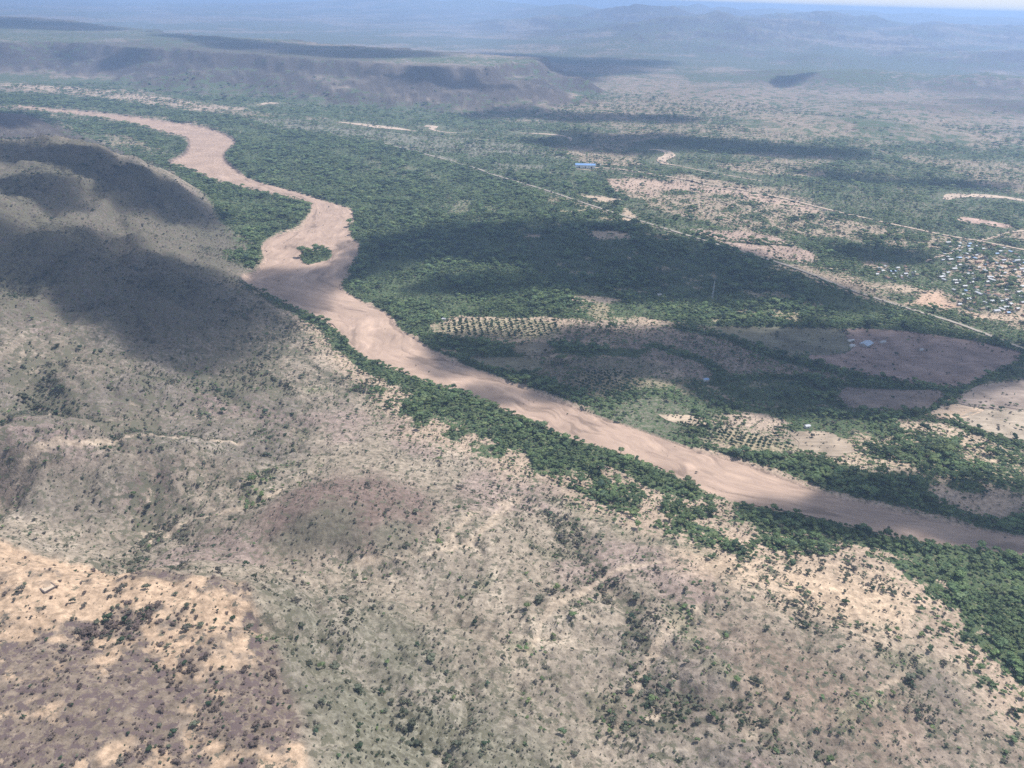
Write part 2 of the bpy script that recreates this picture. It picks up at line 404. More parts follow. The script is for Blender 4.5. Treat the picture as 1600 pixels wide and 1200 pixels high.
def land_mat(name, bump=1.0, speck=True):
    """ground: soil colour from the land's own map, broken up by noise; plants too far to tell apart as flecks"""
    mt, n, b = new_mat(name)
    L = n.links.new
    geo = n.nodes.new("ShaderNodeNewGeometry")
    at_ = n.nodes.new("ShaderNodeAttribute"); at_.attribute_name = "soil"
    av = n.nodes.new("ShaderNodeAttribute"); av.attribute_name = "cover"
    n1 = n.nodes.new("ShaderNodeTexNoise"); n1.inputs["Scale"].default_value = 0.2; n1.inputs["Detail"].default_value = 6; n1.inputs["Roughness"].default_value = 0.68
    n2 = n.nodes.new("ShaderNodeTexNoise"); n2.inputs["Scale"].default_value = 0.018; n2.inputs["Detail"].default_value = 6; n2.inputs["Distortion"].default_value = 0.8
    n3 = n.nodes.new("ShaderNodeTexNoise"); n3.inputs["Scale"].default_value = 0.16; n3.inputs["Detail"].default_value = 7; n3.inputs["Roughness"].default_value = 0.72
    for q in (n1, n2, n3):
        L(geo.outputs["Position"], q.inputs["Vector"])
    r1 = n.nodes.new("ShaderNodeMapRange"); r1.inputs[1].default_value = 0.3; r1.inputs[2].default_value = 0.7; r1.inputs[3].default_value = 0.52; r1.inputs[4].default_value = 1.48
    L(n1.outputs["Fac"], r1.inputs[0])
    r2 = n.nodes.new("ShaderNodeMapRange"); r2.inputs[1].default_value = 0.3; r2.inputs[2].default_value = 0.7; r2.inputs[3].default_value = 0.84; r2.inputs[4].default_value = 1.16
    L(n2.outputs["Fac"], r2.inputs[0])
    mu = n.nodes.new("ShaderNodeMath"); mu.operation = 'MULTIPLY'
    L(r1.outputs[0], mu.inputs[0]); L(r2.outputs[0], mu.inputs[1])
    sc_ = n.nodes.new("ShaderNodeVectorMath"); sc_.operation = 'SCALE'
    L(at_.outputs["Color"], sc_.inputs[0]); L(mu.outputs[0], sc_.inputs["Scale"])
    last = sc_.outputs[0]
    if speck:
        # flecks of low plants: more of them where the cover is denser
        th = n.nodes.new("ShaderNodeMapRange"); th.inputs[1].default_value = 0; th.inputs[2].default_value = 1; th.inputs[3].default_value = 0.67; th.inputs[4].default_value = 0.38
        L(av.outputs["Fac"], th.inputs[0])
        n4 = n.nodes.new("ShaderNodeTexNoise"); n4.inputs["Scale"].default_value = 0.022; n4.inputs["Detail"].default_value = 9; n4.inputs["Roughness"].default_value = 0.75
        L(geo.outputs["Position"], n4.inputs["Vector"])
        ac = n.nodes.new("ShaderNodeAttribute"); ac.attribute_name = "coarse"
        mf = n.nodes.new("ShaderNodeMix"); L(ac.outputs["Fac"], mf.inputs["Factor"]); L(n3.outputs["Fac"], mf.inputs["A"]); L(n4.outputs["Fac"], mf.inputs["B"])
        sb = n.nodes.new("ShaderNodeMath"); sb.operation = 'SUBTRACT'
        L(mf.outputs["Result"], sb.inputs[0]); L(th.outputs[0], sb.inputs[1])
        sm = n.nodes.new("ShaderNodeMapRange"); sm.inputs[1].default_value = -0.01; sm.inputs[2].default_value = 0.025
        L(sb.outputs[0], sm.inputs[0])
        mxx = n.nodes.new("ShaderNodeMix"); mxx.data_type = 'RGBA'
        L(sm.outputs[0], mxx.inputs["Factor"]); L(last, mxx.inputs["A"])
        ag = n.nodes.new("ShaderNodeAttribute"); ag.attribute_name = "plant"
        L(ag.outputs["Color"], mxx.inputs["B"])
        last = mxx.outputs["Result"]
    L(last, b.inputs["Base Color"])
    b.inputs["Roughness"].default_value = 0.95
    b.inputs["Specular IOR Level"].default_value = 0.05
    bp = n.nodes.new("ShaderNodeBump"); bp.inputs["Strength"].default_value = 0.55; bp.inputs["Distance"].default_value = 3.2 * bump
    L(n1.outputs["Fac"], bp.inputs["Height"])
    L(bp.outputs[0], b.inputs["Normal"])
    return mt

def mesh_obj(name, V, F, mat=None, parent=None, smooth=False):
    me = bpy.data.meshes.new(name)
    V = np.asarray(V, np.float32); 
    F = np.asarray(F, np.int32) if not isinstance(F, list) or (F and len(set(map(len, F))) == 1) else F
    if isinstance(F, np.ndarray):
        k = F.shape[1]
        me.vertices.add(len(V)); me.vertices.foreach_set("co", V.ravel())
        me.loops.add(F.size); me.loops.foreach_set("vertex_index", F.ravel())
        me.polygons.add(len(F)); me.polygons.foreach_set("loop_start", np.arange(0, F.size, k, dtype=np.int32))
        me.update(calc_edges=True)
    else:
        me.from_pydata([tuple(map(float, v)) for v in V], [], F)
    me.validate()
    if smooth:
        me.polygons.foreach_set("use_smooth", np.ones(len(me.polygons), bool))
    if mat:
        me.materials.append(mat)
    o = bpy.data.objects.new(name, me)
    COL.objects.link(o)
    if parent:
        o.parent = parent
    return o

def tag(o, label=None, cat=None, group=None, kind=None):
    if label: o["label"] = label
    if cat: o["category"] = cat
    if group: o["group"] = group
    if kind: o["kind"] = kind
    return o

def empty(name, loc, rz=0.0):
    o = bpy.data.objects.new(name, None)
    COL.objects.link(o)
    o.location = loc
    o.rotation_euler = (0, 0, rz)
    return o

def set_col(me, name, C):
    a = me.color_attributes.new(name, 'FLOAT_COLOR', 'POINT')
    a.data.foreach_set("color", np.hstack([C, np.ones((len(C), 1))]).astype(np.float32).ravel())

def set_f(me, name, v):
    a = me.attributes.new(name, 'FLOAT', 'POINT')
    a.data.foreach_set("value", np.asarray(v, np.float32))

# ------------------------------------------------------------------ the land cover: soil colour, trees, shrubs, low plants
SAND = (0.365, 0.265, 0.205)
PALE = (0.42, 0.33, 0.245)
TAN = (0.37, 0.29, 0.225)
GREY = (0.26, 0.215, 0.185)
FLOOR = (0.135, 0.14, 0.083)
ORANGE = (0.41, 0.298, 0.208)
BROWN = (0.15, 0.115, 0.105)
OLIVE = (0.20, 0.185, 0.125)
ROCK = (0.215, 0.185, 0.16)
FIELD = (0.27, 0.195, 0.165)

P = poly
Z_FOREST = [  # outline, softness, warp, tree density, soil
    (P([(380, 207), (460, 205), (560, 218), (660, 240), (720, 262), (780, 280), (935, 330), (1060, 368), (1229, 420), (1330, 459), (1430, 490), (1470, 508),
        (1400, 507), (1310, 508), (1100, 507), (1000, 499), (880, 497), (760, 494), (700, 497), (672, 508), (680, 524), (760, 534), (900, 534), (1010, 546), (1000, 560),
        (870, 556), (760, 556), (700, 548), (650, 526), (625, 512), (607, 490), (582, 476), (553, 461), (538, 448), (540, 435), (553, 410), (565, 385), (550, 368), (547, 352),
        (556, 340), (549, 325), (503, 314), (432, 294), (400, 284), (380, 268), (357, 250), (360, 238), (374, 222)]), 4, 14, 1.0, FLOOR),
    (P([(268, 262), (300, 268), (341, 286), (400, 301), (450, 312), (476, 319), (484, 328), (472, 345), (462, 356), (436, 362), (414, 373), (404, 388), (410, 405), (396, 422),
        (352, 418), (348, 402), (390, 396), (402, 380), (345, 352), (328, 322), (280, 280)]), 4, 10, 1.0, FLOOR),
    (P([(-300, 130), (0, 142), (150, 150), (260, 168), (390, 184), (420, 203), (380, 214), (345, 204), (310, 195), (250, 186), (180, 177), (60, 167), (-300, 160)]), 20, 80, 0.85, (0.10, 0.11, 0.075)),
    (P([(60, 184), (160, 190), (215, 200), (250, 210), (284, 220), (280, 238), (250, 232), (200, 212), (130, 200)]), 10, 40, 0.75, (0.12, 0.11, 0.08)),
    (P([(-300, 105), (0, 116), (200, 128), (400, 143), (520, 160), (700, 170), (800, 200), (640, 205), (520, 190), (400, 180), (200, 145), (-300, 126)]), 40, 120, 0.62, (0.14, 0.135, 0.10)),
    # right bank strip and the woods right of it
    (P([(655, 530), (690, 547), (760, 566), (860, 592), (930, 622), (985, 640), (1030, 660), (1070, 680), (1150, 704), (1250, 712), (1330, 710), (1345, 695), (1300, 676), (1240, 668),
        (1130, 655), (1090, 640), (1100, 628), (1180, 640), (1300, 650), (1380, 658), (1400, 672), (1440, 690), (1520, 690), (1600, 700), (1800, 700), (1800, 868), (1600, 833),
        (1540, 824), (1450, 806), (1370, 786), (1290, 766), (1220, 741), (1150, 716), (1080, 696), (1000, 668), (920, 641), (860, 616), (810, 599), (760, 579), (720, 566), (680, 546)]), 3, 12, 0.97, (0.13, 0.12, 0.08)),
    # left bank
    (P([(395, 446), (420, 460), (460, 478), (500, 494), (530, 515), (552, 535), (570, 551), (604, 567), (642, 582), (692, 599), (742, 614), (792, 637), (832, 655), (882, 677), (942, 694),
        (1002, 715), (1052, 737), (1085, 755), (1074, 776), (1000, 768), (935, 748), (885, 740), (800, 728), (735, 703), (655, 668), (618, 640), (596, 614), (556, 588), (540, 555), (520, 530), (480, 500), (430, 480)]), 20, 26, 1.0, FLOOR),
    # the dense wood below the river
    (P([(1170, 788), (1250, 800), (1330, 819), (1400, 834), (1480, 846), (1600, 861), (1800, 890), (1800, 1250), (1640, 1140), (1590, 1095), (1555, 1075), (1500, 1035), (1470, 1000),
        (1500, 965), (1450, 930), (1400, 895), (1380, 870), (1300, 850), (1200, 830), (1165, 805)]), 16, 26, 1.0, FLOOR)]
Z_MEDIUM = [
    (P([(880, 738), (1070, 772), (1085, 757), (1130, 776), (1165, 800), (1190, 860), (1180, 876), (1120, 850), (1040, 834), (960, 805), (900, 775)]), 12, 25, 0.8, TAN),
    (P([(560, 590), (640, 640), (735, 705), (800, 728), (760, 745), (640, 720), (560, 670), (500, 640), (500, 600)]), 20, 30, 0.30, TAN),
    (P([(1165, 800), (1200, 830), (1300, 850), (1385, 872), (1400, 900), (1300, 880), (1190, 870)]), 10, 20, 0.6, TAN),
    (P([(1000, 586), (1080, 590), (1130, 612), (1110, 650), (1040, 655), (1000, 640), (985, 615)]), 6, 10, 0.42, (0.27, 0.23, 0.155)),
    (P([(1400, 655), (1470, 660), (1530, 690), (1600, 705), (1600, 722), (1500, 712), (1420, 690)]), 6, 14, 0.35, PALE),
    (P([(1280, 700), (1345, 700), (1420, 720), (1480, 745), (1400, 740), (1300, 724)]), 6, 14, 0.55, PALE),
    (P([(1510, 600), (1600, 590), (1700, 600), (1700, 700), (1600, 690), (1500, 660)]), 6, 14, 0.25, (0.25, 0.21, 0.17)),
    (P([(690, 560), (760, 556), (870, 556), (1000, 560), (1060, 575), (1010, 590), (985, 612), (930, 618), (860, 590), (760, 564)]), 6, 12, 0.35, (0.21, 0.18, 0.13)),
    (P([(880, 505), (960, 503), (1020, 508), (1100, 512), (1150, 530), (1260, 565), (1330, 600), (1180, 600), (1120, 612), (1060, 580), (1000, 556), (930, 535), (880, 530)]), 6, 14, 0.5, (0.27, 0.21, 0.17)),
    (P([(380, 186), (520, 190), (640, 205), (800, 225), (900, 250), (935, 285), (780, 278), (640, 238), (460, 206)]), 20, 40, 0.6, (0.2, 0.19, 0.15)),
    (P([(780, 278), (900, 262), (960, 300), (1040, 330), (1130, 372), (1060, 366), (935, 326)]), 10, 25, 0.75, (0.17, 0.165, 0.12)),
]
Z_BARE = [
    (P([(1330, 688), (1400, 672), (1440, 692), (1520, 694), (1600, 706), (1700, 712), (1700, 770), (1600, 764), (1500, 752), (1420, 738), (1350, 716)]), 10, 24, 0.62, (0.40, 0.31, 0.225)),
    (P([(1470, 762), (1560, 768), (1620, 780), (1620, 812), (1560, 812), (1500, 800), (1470, 784)]), 6, 14, 0.3, (0.33, 0.26, 0.2)),
    (P([(690, 300), (760, 318), (800, 345), (740, 352), (680, 330)]), 12, 30, 0.75, (0.22, 0.2, 0.14)),
    (P([(560, 245), (640, 262), (700, 285), (640, 290), (580, 268)]), 12, 30, 0.8, (0.2, 0.185, 0.13)),
    (P([(1125, 598), (1200, 594), (1290, 599), (1304, 615), (1308, 632), (1250, 637), (1170, 632), (1128, 615)]), 4, 8, 0.9, (0.13, 0.135, 0.085)),
    (P([(955, 280), (1060, 284), (1195, 306), (1280, 326), (1260, 335), (1150, 325), (1040, 310), (960, 298)]), 12, 30, 0.14, (0.40, 0.30, 0.235)),
    (P([(1070, 358), (1180, 362), (1230, 375), (1270, 400), (1262, 412), (1200, 402), (1130, 380)]), 8, 14, 0.14, (0.36, 0.27, 0.22)),
    (P([(1000, 292), (1080, 300), (1180, 318), (1330, 345), (1480, 372), (1460, 385), (1320, 372), (1230, 372), (1130, 352), (1040, 322)]), 20, 70, 0.52, (0.34, 0.268, 0.203)),
    (P([(903, 303), (935, 306), (978, 313), (965, 317), (930, 315)]), 4, 8, 0.03, PALE),
    (P([(814, 365), (848, 366), (846, 371), (820, 371)]), 4, 6, 0.05, TAN), (P([(915, 361), (955, 360), (988, 367), (985, 375), (930, 373)]), 4, 8, 0.08, PALE),
    (P([(875, 461), (935, 463), (982, 468), (950, 474), (890, 471)]), 3, 6, 0.03, PALE),
    (P([(975, 324), (998, 345), (990, 350), (970, 345)]), 4, 6, 0.1, PALE),
    (P([(1450, 452), (1510, 452), (1535, 466), (1505, 478), (1470, 482), (1412, 476)]), 6, 12, 0.08, (0.47, 0.33, 0.24)),
    (P([(1390, 428), (1412, 430), (1400, 437), (1380, 436)]), 3, 5, 0.0, (0.5, 0.35, 0.25)), (P([(1425, 416), (1446, 424), (1442, 430), (1424, 422)]), 3, 5, 0.0, (0.5, 0.35, 0.25)),
    (P([(1380, 446), (1440, 446), (1450, 454), (1400, 456)]), 4, 6, 0.2, PALE),
    (P([(1550, 456), (1572, 462), (1570, 470), (1550, 465)]), 3, 5, 0.0, (0.48, 0.3, 0.22)),
    (P([(1500, 485), (1560, 482), (1600, 490), (1600, 500), (1520, 500)]), 6, 10, 0.2, (0.42, 0.31, 0.23)),
    (P([(560, 143), (680, 145), (780, 150), (900, 152), (860, 166), (740, 166), (640, 168), (560, 160)]), 60, 120, 0.18, TAN),
    (P([(0, 131), (120, 138), (250, 152), (385, 171), (300, 176), (180, 158), (0, 139)]), 25, 60, 0.42, TAN),
    (P([(1500, 778), (1550, 776), (1583, 790), (1570, 806), (1525, 804), (1500, 792)]), 4, 8, 0.06, (0.42, 0.32, 0.24)),
    (P([(1120, 648), (1180, 640), (1230, 660), (1210, 672), (1150, 664)]), 4, 8, 0.3, TAN),
    (P([(1120, 640), (1170, 638), (1160, 646)]), 4, 8, 0.2, TAN),
    (P([(1500, 770), (1470, 765), (1450, 772), (1480, 785)]), 4, 8, 0.3, TAN),
]
RIVER_STRIPS = [  # smaller sandy beds
    ([(1014, 235.5), (1036, 237.5), (1046, 242), (1044, 247), (1034, 251), (1037, 257), (1058, 261), (1114, 272), (1190, 285)], [9, 22, 28, 28, 30, 24, 5, 5, 4]),
    ([(526, 192.5), (560, 196), (590, 200), (620, 203), (650, 207)], [6, 26, 42, 28, 5]), ([(664, 199), (678, 200), (675, 204), (690, 208), (714, 210)], [26, 30, 12, 10, 6]),
    ([(812, 210), (840, 211), (870, 213), (889, 217), (892, 223)], [8, 14, 16, 12, 6]), ([(402, 167), (420, 163), (434, 164)], [14, 34, 20]),
    ([(1478, 314), (1492, 308), (1530, 308), (1570, 311), (1640, 322)], [16, 34, 30, 26, 24]),
    ([(1020, 650), (1024, 648)], [4, 4])]
WASHES = [  # pale sandy gullies with green along them, on the near hills
    [(20, 795), (91, 770), (189, 750), (263, 728), (340, 716), (440, 700)], [(263, 834), (317, 817), (388, 804), (470, 770)], [(817, 762), (800, 790), (760, 800), (720, 840), (690, 880)],
    [(1050, 880), (960, 900), (888, 950), (860, 978), (838, 1012), (820, 1060), (850, 1130)], [(1200, 870), (1140, 930), (1080, 960), (1030, 1010), (1000, 1070), (960, 1150)],
    [(1440, 1040), (1380, 1080), (1360, 1110), (1300, 1130), (1220, 1160)], [(1180, 900), (1250, 950), (1310, 990), (1400, 1020)],
    [(560, 900), (660, 890), (740, 860), (790, 800)], [(1130, 820), (1165, 850), (1195, 868)]]
GREENS = [  # lines of dense green scrub
    [(391, 634), (440, 626), (490, 616), (545, 608), (600, 600)], [(465, 686), (510, 668), (560, 655), (620, 650)], [(400, 805), (400, 770), (440, 745), (520, 735)],
    [(700, 920), (760, 925), (730, 950)], [(817, 762), (884, 790), (952, 813), (986, 840), (1053, 853), (1110, 870)], [(830, 855), (880, 870), (930, 850), (900, 830)], [(815, 1030), (822, 1040)],
    [(868, 1070), (880, 1100), (960, 1115)], [(1060, 960), (1075, 1000), (1090, 1030)], [(1110, 1060), (1170, 1090), (1230, 1130), (1290, 1150), (1320, 1120), (1370, 1100)],
    [(1260, 1150), (1300, 1130)], [(1380, 1040), (1440, 1045), (1500, 1050)], [(430, 1100), (415, 1105)]]
BIG_HEDGES = [  # tree lines between the fields
    [(1062, 512), (1130, 527), (1180, 545), (1230, 562), (1300, 578), (1384, 597), (1450, 606), (1500, 610)], [(1500, 610), (1540, 588), (1600, 562), (1680, 540)],
    [(1500, 610), (1482, 630), (1470, 641), (1440, 646), (1380, 650), (1300, 648), (1180, 640), (1120, 628)], [(1100, 505), (1310, 508), (1400, 511), (1480, 523), (1560, 538), (1610, 555)],
    [(1020, 540), (1100, 565), (1125, 585), (1120, 600)], [(1120, 592), (1240, 590), (1320, 600), (1400, 606)], [(1490, 660), (1540, 680), (1610, 700)], [(1120, 378), (1075, 362), (1100, 372)],
    [(1130, 376), (1180, 380), (1235, 383)]]
W_WASH = [smooth_line(P(q), 5) for q in WASHES]
W_GREEN = [smooth_line(P(q), 5) for q in GREENS]
W_HEDGE = [smooth_line(P(q), 5) for q in BIG_HEDGES]
W_STRIP = [(smooth_line(P(a), 6), np.interp(np.linspace(0, 1, (len(a) - 1) * 6 + 1), np.linspace(0, 1, len(a)), wd)) for a, wd in RIVER_STRIPS]
ROADS = [  # line, half width
    (smooth_line(P([(600, 226), (690, 250), (780, 276), (860, 300), (935, 325), (1060, 364), (1229, 415), (1330, 454), (1430, 486), (1499, 507), (1600, 546), (1720, 590)]), 6), 3.4, "straight gravel road"),
    (smooth_line(P([(905, 264), (960, 266), (1060, 281), (1195, 304), (1279, 324), (1364, 344), (1482, 369), (1540, 379), (1600, 391), (1700, 410)]), 6), 4.5, "pale dirt road"),
]
DOME = P([(400, 815, 13), (430, 770, 20), (500, 742, 22), (600, 735, 16), (680, 770, 12), (685, 800, 12), (650, 860, 13), (560, 888, 12), (470, 884, 12), (410, 860, 13)])
SPUR = P([(-300, 690, 66), (0, 692, 62), (130, 688, 54), (260, 692, 42), (330, 728, 20), (260, 745, 16), (150, 768, 18), (0, 780, 20), (-300, 790, 24)])
SLOPE = P([(385, 905, 62), (425, 1000, 66), (465, 1100, 68), (490, 1200, 68), (500, 1500, 70), (880, 1500, 10), (870, 1200, 12), (800, 1110, 12), (700, 1010, 10), (560, 950, 16), (470, 915, 26)])
MOUNT = P([(-500, 210, 150), (0, 213, 152), (130, 222, 140), (260, 275, 78), (342, 338, 12), (385, 385, 8), (385, 440, 3), (420, 500, 12), (350, 545, 28), (200, 530, 54), (0, 510, 88), (-500, 520, 100)])
ISLAND = P([(468, 402), (476, 395), (492, 389), (512, 389), (520, 396), (516, 404), (500, 409), (484, 413), (474, 410)])
TOWN = P([(1395, 402), (1440, 388), (1480, 376), (1600, 395), (1700, 410), (1700, 540), (1600, 512), (1540, 500), (1500, 470), (1440, 448), (1400, 440), (1360, 440), (1340, 425), (1360, 408)])

POST = (3, 4, 5, 6)
def cover(x, y):
    n = len(x)
    r = np.hypot(x, y)
    soil = np.tile(np.array(TAN), (n, 1))
    T = np.zeros(n); S = np.zeros(n); G = np.zeros(n)
    def lay(wgt, col=None, t=None, s=None, g=None):
        nonlocal soil, T, S, G
        if col is not None:
            soil = soil * (1 - wgt)[:, None] + np.array(col)[None] * wgt[:, None] if np.ndim(col) == 1 else soil * (1 - wgt)[:, None] + col * wgt[:, None]
        if t is not None: T = T * (1 - wgt) + t * wgt
        if s is not None: S = S * (1 - wgt) + s * wgt
        if g is not None: G = G * (1 - wgt) + g * wgt
    def mix(a, b, k):
        return np.array(a)[None] * (1 - k)[:, None] + np.array(b)[None] * k[:, None]
    one = np.ones(n)
    rv0 = sdist(x, y, RIVER, 60)
    p1 = fbm(x, y, 300, 4, 81); p2 = fbm(x, y, 90, 4, 83); p3 = fbm(x, y, 35, 3, 85); p4 = fbm(x, y * 1.0, 1500, 4, 87)
    wv = fbm(x, y, 40, 3, 91) - 0.5; wv2 = fbm(x, y, 150, 3, 93) - 0.5
    # plains beyond the river
    k = np.maximum(sstep(0.38, 0.58, p1), 0.55 * sstep(2000, 3000, r))
    lay(one, mix((0.37, 0.285, 0.215), (0.21, 0.18, 0.135), k), 0.20 + 0.5 * k, 0.5, 0.34 + 0.36 * k)
    fr = sstep(2800, 5000, r)
    kk = sstep(0.40, 0.62, p4 * 0.6 + p1 * 0.4)
    lay(fr, mix((0.24, 0.195, 0.155), (0.125, 0.12, 0.10), kk), 0.42 * sstep(4700, 3600, r), 0.2, 0.45 + 0.35 * kk)
    # hills in the distance are stony and bare
    zz = None
    for (q, so, wa, t, c) in Z_MEDIUM[7:]:
        wg = sstep(-so, so, sdist(x, y, q, 300) + wa * 2 * (wv if wa < 30 else wv2))
        lay(wg, c, t, 0.5 if t > 0.1 else 0.25, min(0.7, t * 0.8))
    # near uplands
    um = sstep(-20, 30, sdist(x, y, UPLAND, 300) + 40 * wv)
    um = um * (y > -1000)
    rg, rg2 = gullies(x, y)
    gul = np.maximum(sstep(0.74, 0.86, rg), 0.8 * sstep(0.76, 0.88, rg2) * sstep(0.5, 0.7, rg))
    kp = sstep(0.40, 0.62, p1 * 0.5 + p2 * 0.5)
    up = mix((0.272, 0.227, 0.176), (0.186, 0.160, 0.132), kp)
    up = up * (1 + 0.35 * sstep(0.5, 0.7, p3) * sstep(0.4, 0.6, p2))[:, None]
    kr = sstep(0.56, 0.68, fbm(x, y, 120, 4, 101))
    up = up * (1 - kr * 0.7)[:, None] + np.array((0.27, 0.205, 0.18))[None] * (kr * 0.7)[:, None]
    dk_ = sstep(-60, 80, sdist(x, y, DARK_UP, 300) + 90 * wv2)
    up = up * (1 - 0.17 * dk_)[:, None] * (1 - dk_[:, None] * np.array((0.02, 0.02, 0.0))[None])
    rd_ = sstep(-60, 60, sdist(x, y, RED_UP, 300) + 80 * wv2)
    up = up * (1 - rd_[:, None] * np.array((0.20, 0.27, 0.27))[None])
    up = up * (1 - 0.22 * gul)[:, None]
    wsh = np.maximum(sstep(0.90, 0.95, rg), 0.7 * sstep(0.90, 0.95, rg2) * sstep(0.45, 0.6, rg))
    up = up * (1 - wsh)[:, None] + np.array((0.36, 0.295, 0.225))[None] * wsh[:, None]
    gul = gul * (1 - 0.8 * wsh)
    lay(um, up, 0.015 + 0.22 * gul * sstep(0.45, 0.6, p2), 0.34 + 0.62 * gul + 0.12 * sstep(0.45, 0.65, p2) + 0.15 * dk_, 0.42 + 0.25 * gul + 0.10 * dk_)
    # pale sand below the river wood
    pl = sstep(-40, 30, sdist(x, y, PALE_SLOPE, 200) + 60 * wv)
    lay(pl, mix((0.46, 0.35, 0.25), (0.36, 0.28, 0.21), sstep(0.45, 0.6, p2)), 0.03, 0.42, 0.16)
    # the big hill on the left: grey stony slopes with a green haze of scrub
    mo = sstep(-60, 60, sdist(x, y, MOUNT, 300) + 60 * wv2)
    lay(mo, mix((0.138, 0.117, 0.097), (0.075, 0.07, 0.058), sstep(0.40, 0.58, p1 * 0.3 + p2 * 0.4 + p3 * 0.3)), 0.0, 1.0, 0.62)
    dm = sstep(-15, 25, sdist(x, y, DOME, 100) + 30 * wv)
    lay(dm, mix((0.172, 0.128, 0.108), (0.145, 0.128, 0.098), sstep(0.42, 0.58, p2)), 0.0, 0.6, 0.36)
    sp_ = sstep(-15, 25, sdist(x, y, SPUR, 100) + 30 * wv)
    lay(sp_, mix((0.225, 0.18, 0.148), (0.185, 0.16, 0.125), sstep(0.42, 0.58, p2)), 0.0, 0.7, 0.35)
    sl_ = sstep(-40, 40, sdist(x, y, SLOPE, 100) + 50 * wv)
    lay(sl_, mix((0.225, 0.198, 0.158), (0.165, 0.155, 0.118), sstep(0.36, 0.52, p2 * 0.6 + p3 * 0.4)), 0.01, 1.0, 0.55)
    # the plateau at the bottom left: orange sand under dry brown brush
    pt = sstep(-4, 6, sdist(x, y, EDGE_PLATEAU, 100) + 8 * wv)
    left = sstep(0.0, -150.0, x + 230)
    br = sstep(0.43, 0.57, p2 * 0.30 + p3 * 0.32 + fbm(x, y, 12, 4, 87) * 0.38 - 0.14 * left + 0.035)
    lay(pt, mix(ORANGE, (0.185, 0.148, 0.116), br), 0.0, 0.30 + 0.7 * br, 0.25 + 0.32 * br)
    # washes and green lines
    for q in W_WASH:
        d = ldist(x, y, q, 60)
        lay(um * sstep(4.0, 1.2, d + 9 * wv) * sstep(0.38, 0.55, p3) * 0.6, (0.42, 0.335, 0.25), 0, 0.05, 0.05)
        d = d + 14 * wv
        e = um * sstep(26, 12, d) * sstep(3, 6, d)
        lay(e * 0.8, None, 0.16, 0.9, 0.5)
    for q in W_GREEN:
        d = ldist(x, y, q, 60) + 16 * wv
        e = um * sstep(13, 4, d) * sstep(0.38, 0.56, p3)
        lay(e * 0.6, (0.19, 0.175, 0.12), None, None, 0.5)
        lay(e, None, 0.5, 0.9, None)
    for (q, so, wa, t, c) in Z_FOREST:
        sd = sdist(x, y, q, 300)
        wg = sstep(-so, so, sd + wa * 2 * (wv if wa < 30 else wv2) + (0.5 * so * sstep(-40, -15, rv0) if so > 15 else 0))
        if so > 15:
            wg = wg * (1 - 0.85 * sstep(70, 5, sd) * sstep(0.42, 0.56, p3) * sstep(-18, -40, rv0))
        lay(sstep(0.45, 0.9, wg), c, None, 0.4, 0.75)
        lay(wg, None, t, None, None)
    for k_, (q, so, wa, t, c) in enumerate(Z_MEDIUM + Z_BARE):
        wg = sstep(-so, so, sdist(x, y, q, 300) + wa * 2 * (wv if wa < 30 else wv2))
        if k_ < 3:
            T = np.maximum(T, wg * t * (0.5 + sstep(0.4, 0.6, p3)))
        elif k_ in POST or k_ >= len(Z_MEDIUM):
            lay(wg, c, t * (0.55 + 0.9 * sstep(0.42, 0.58, p3)), 0.5 if t > 0.1 else 0.25, min(0.7, t * 0.8))
    cl = sstep(0.63, 0.68, fbm(x, y, 46, 3, 111)) * sstep(900, 1100, r) * sstep(60, 300, x + 0.1 * y)
    lay(cl * (T > 0.9), (0.30, 0.25, 0.17), 0.45, 0.4, 0.4)
    T = T * (1 - 0.45 * sstep(0.50, 0.64, fbm(x, y, 85, 3, 113)) * (1 - um) * sstep(-25, -50, rv0))
    for q in W_HEDGE:
        e = sstep(11, 6, ldist(x, y, q, 60) + 8 * wv)
        lay(e, FLOOR, 0.95, 0.3, 0.7)
    for ar in FIELD_P:
        lay(sstep(-2, 2, sdist(x, y, ar[0], 50) + 8 * wv), ar[1], 0.012, 0.16, 0.15)
    for o in ORCH_P:
        lay(sstep(-3, 3, sdist(x, y, o, 50)), (0.30, 0.25, 0.17), 0.0, 0.25, 0.45)
    tw = sstep(-30, 30, sdist(x, y, TOWN, 200) + 60 * wv)
    lay(tw, mix((0.42, 0.32, 0.24), (0.24, 0.21, 0.16), sstep(0.42, 0.56, p2)), 0.26 + 0.3 * sstep(0.42, 0.56, p2), 0.5, 0.35)
    for (q, hw, _) in ROADS:
        d = ldist(x, y, q, 40)
        lay(sstep(hw * 2.6, hw * 1.5, d), (0.22, 0.195, 0.145), 0, 0.4, 0.4)
    for (q, wd) in W_STRIP:
        d = ldist(x, y, q, 160)
        lay(sstep(95, 60, d), (0.16, 0.155, 0.11), 0.55, 0.4, 0.6)
        lay(sstep(50, 36, d), None, 0.06, None, None)
    iw = sstep(-3, 3, sdist(x, y, ISLAND, 30))
    rv = sdist(x, y, RIVER, 60)
    lay(sstep(-3, 1, rv) * (1 - iw), SAND, 0, 0, 0)
    lay(iw, FLOOR, 1.0, 0.2, 0.6)
    # plant colour of the flecks
    gg = sstep(0, 1, um)
    plant = mix((0.085, 0.115, 0.06), (0.125, 0.118, 0.085), np.clip(gg, 0, 1))
    dry = pt * br
    plant = plant * (1 - dry)[:, None] + np.array((0.125, 0.095, 0.09))[None] * dry[:, None]
    far2 = sstep(3000, 8000, r)
    plant = plant * (1 - far2)[:, None] + np.array((0.10, 0.115, 0.075))[None] * far2[:, None]
    return soil, np.clip(T, 0, 1), np.clip(S, 0, 1), np.clip(G, 0, 1), plant, dict(up=um, plateau=pt, brush=br, slope=sl_, mount=mo, dome=dm, gul=gul, river=rv, island=iw, town=tw)

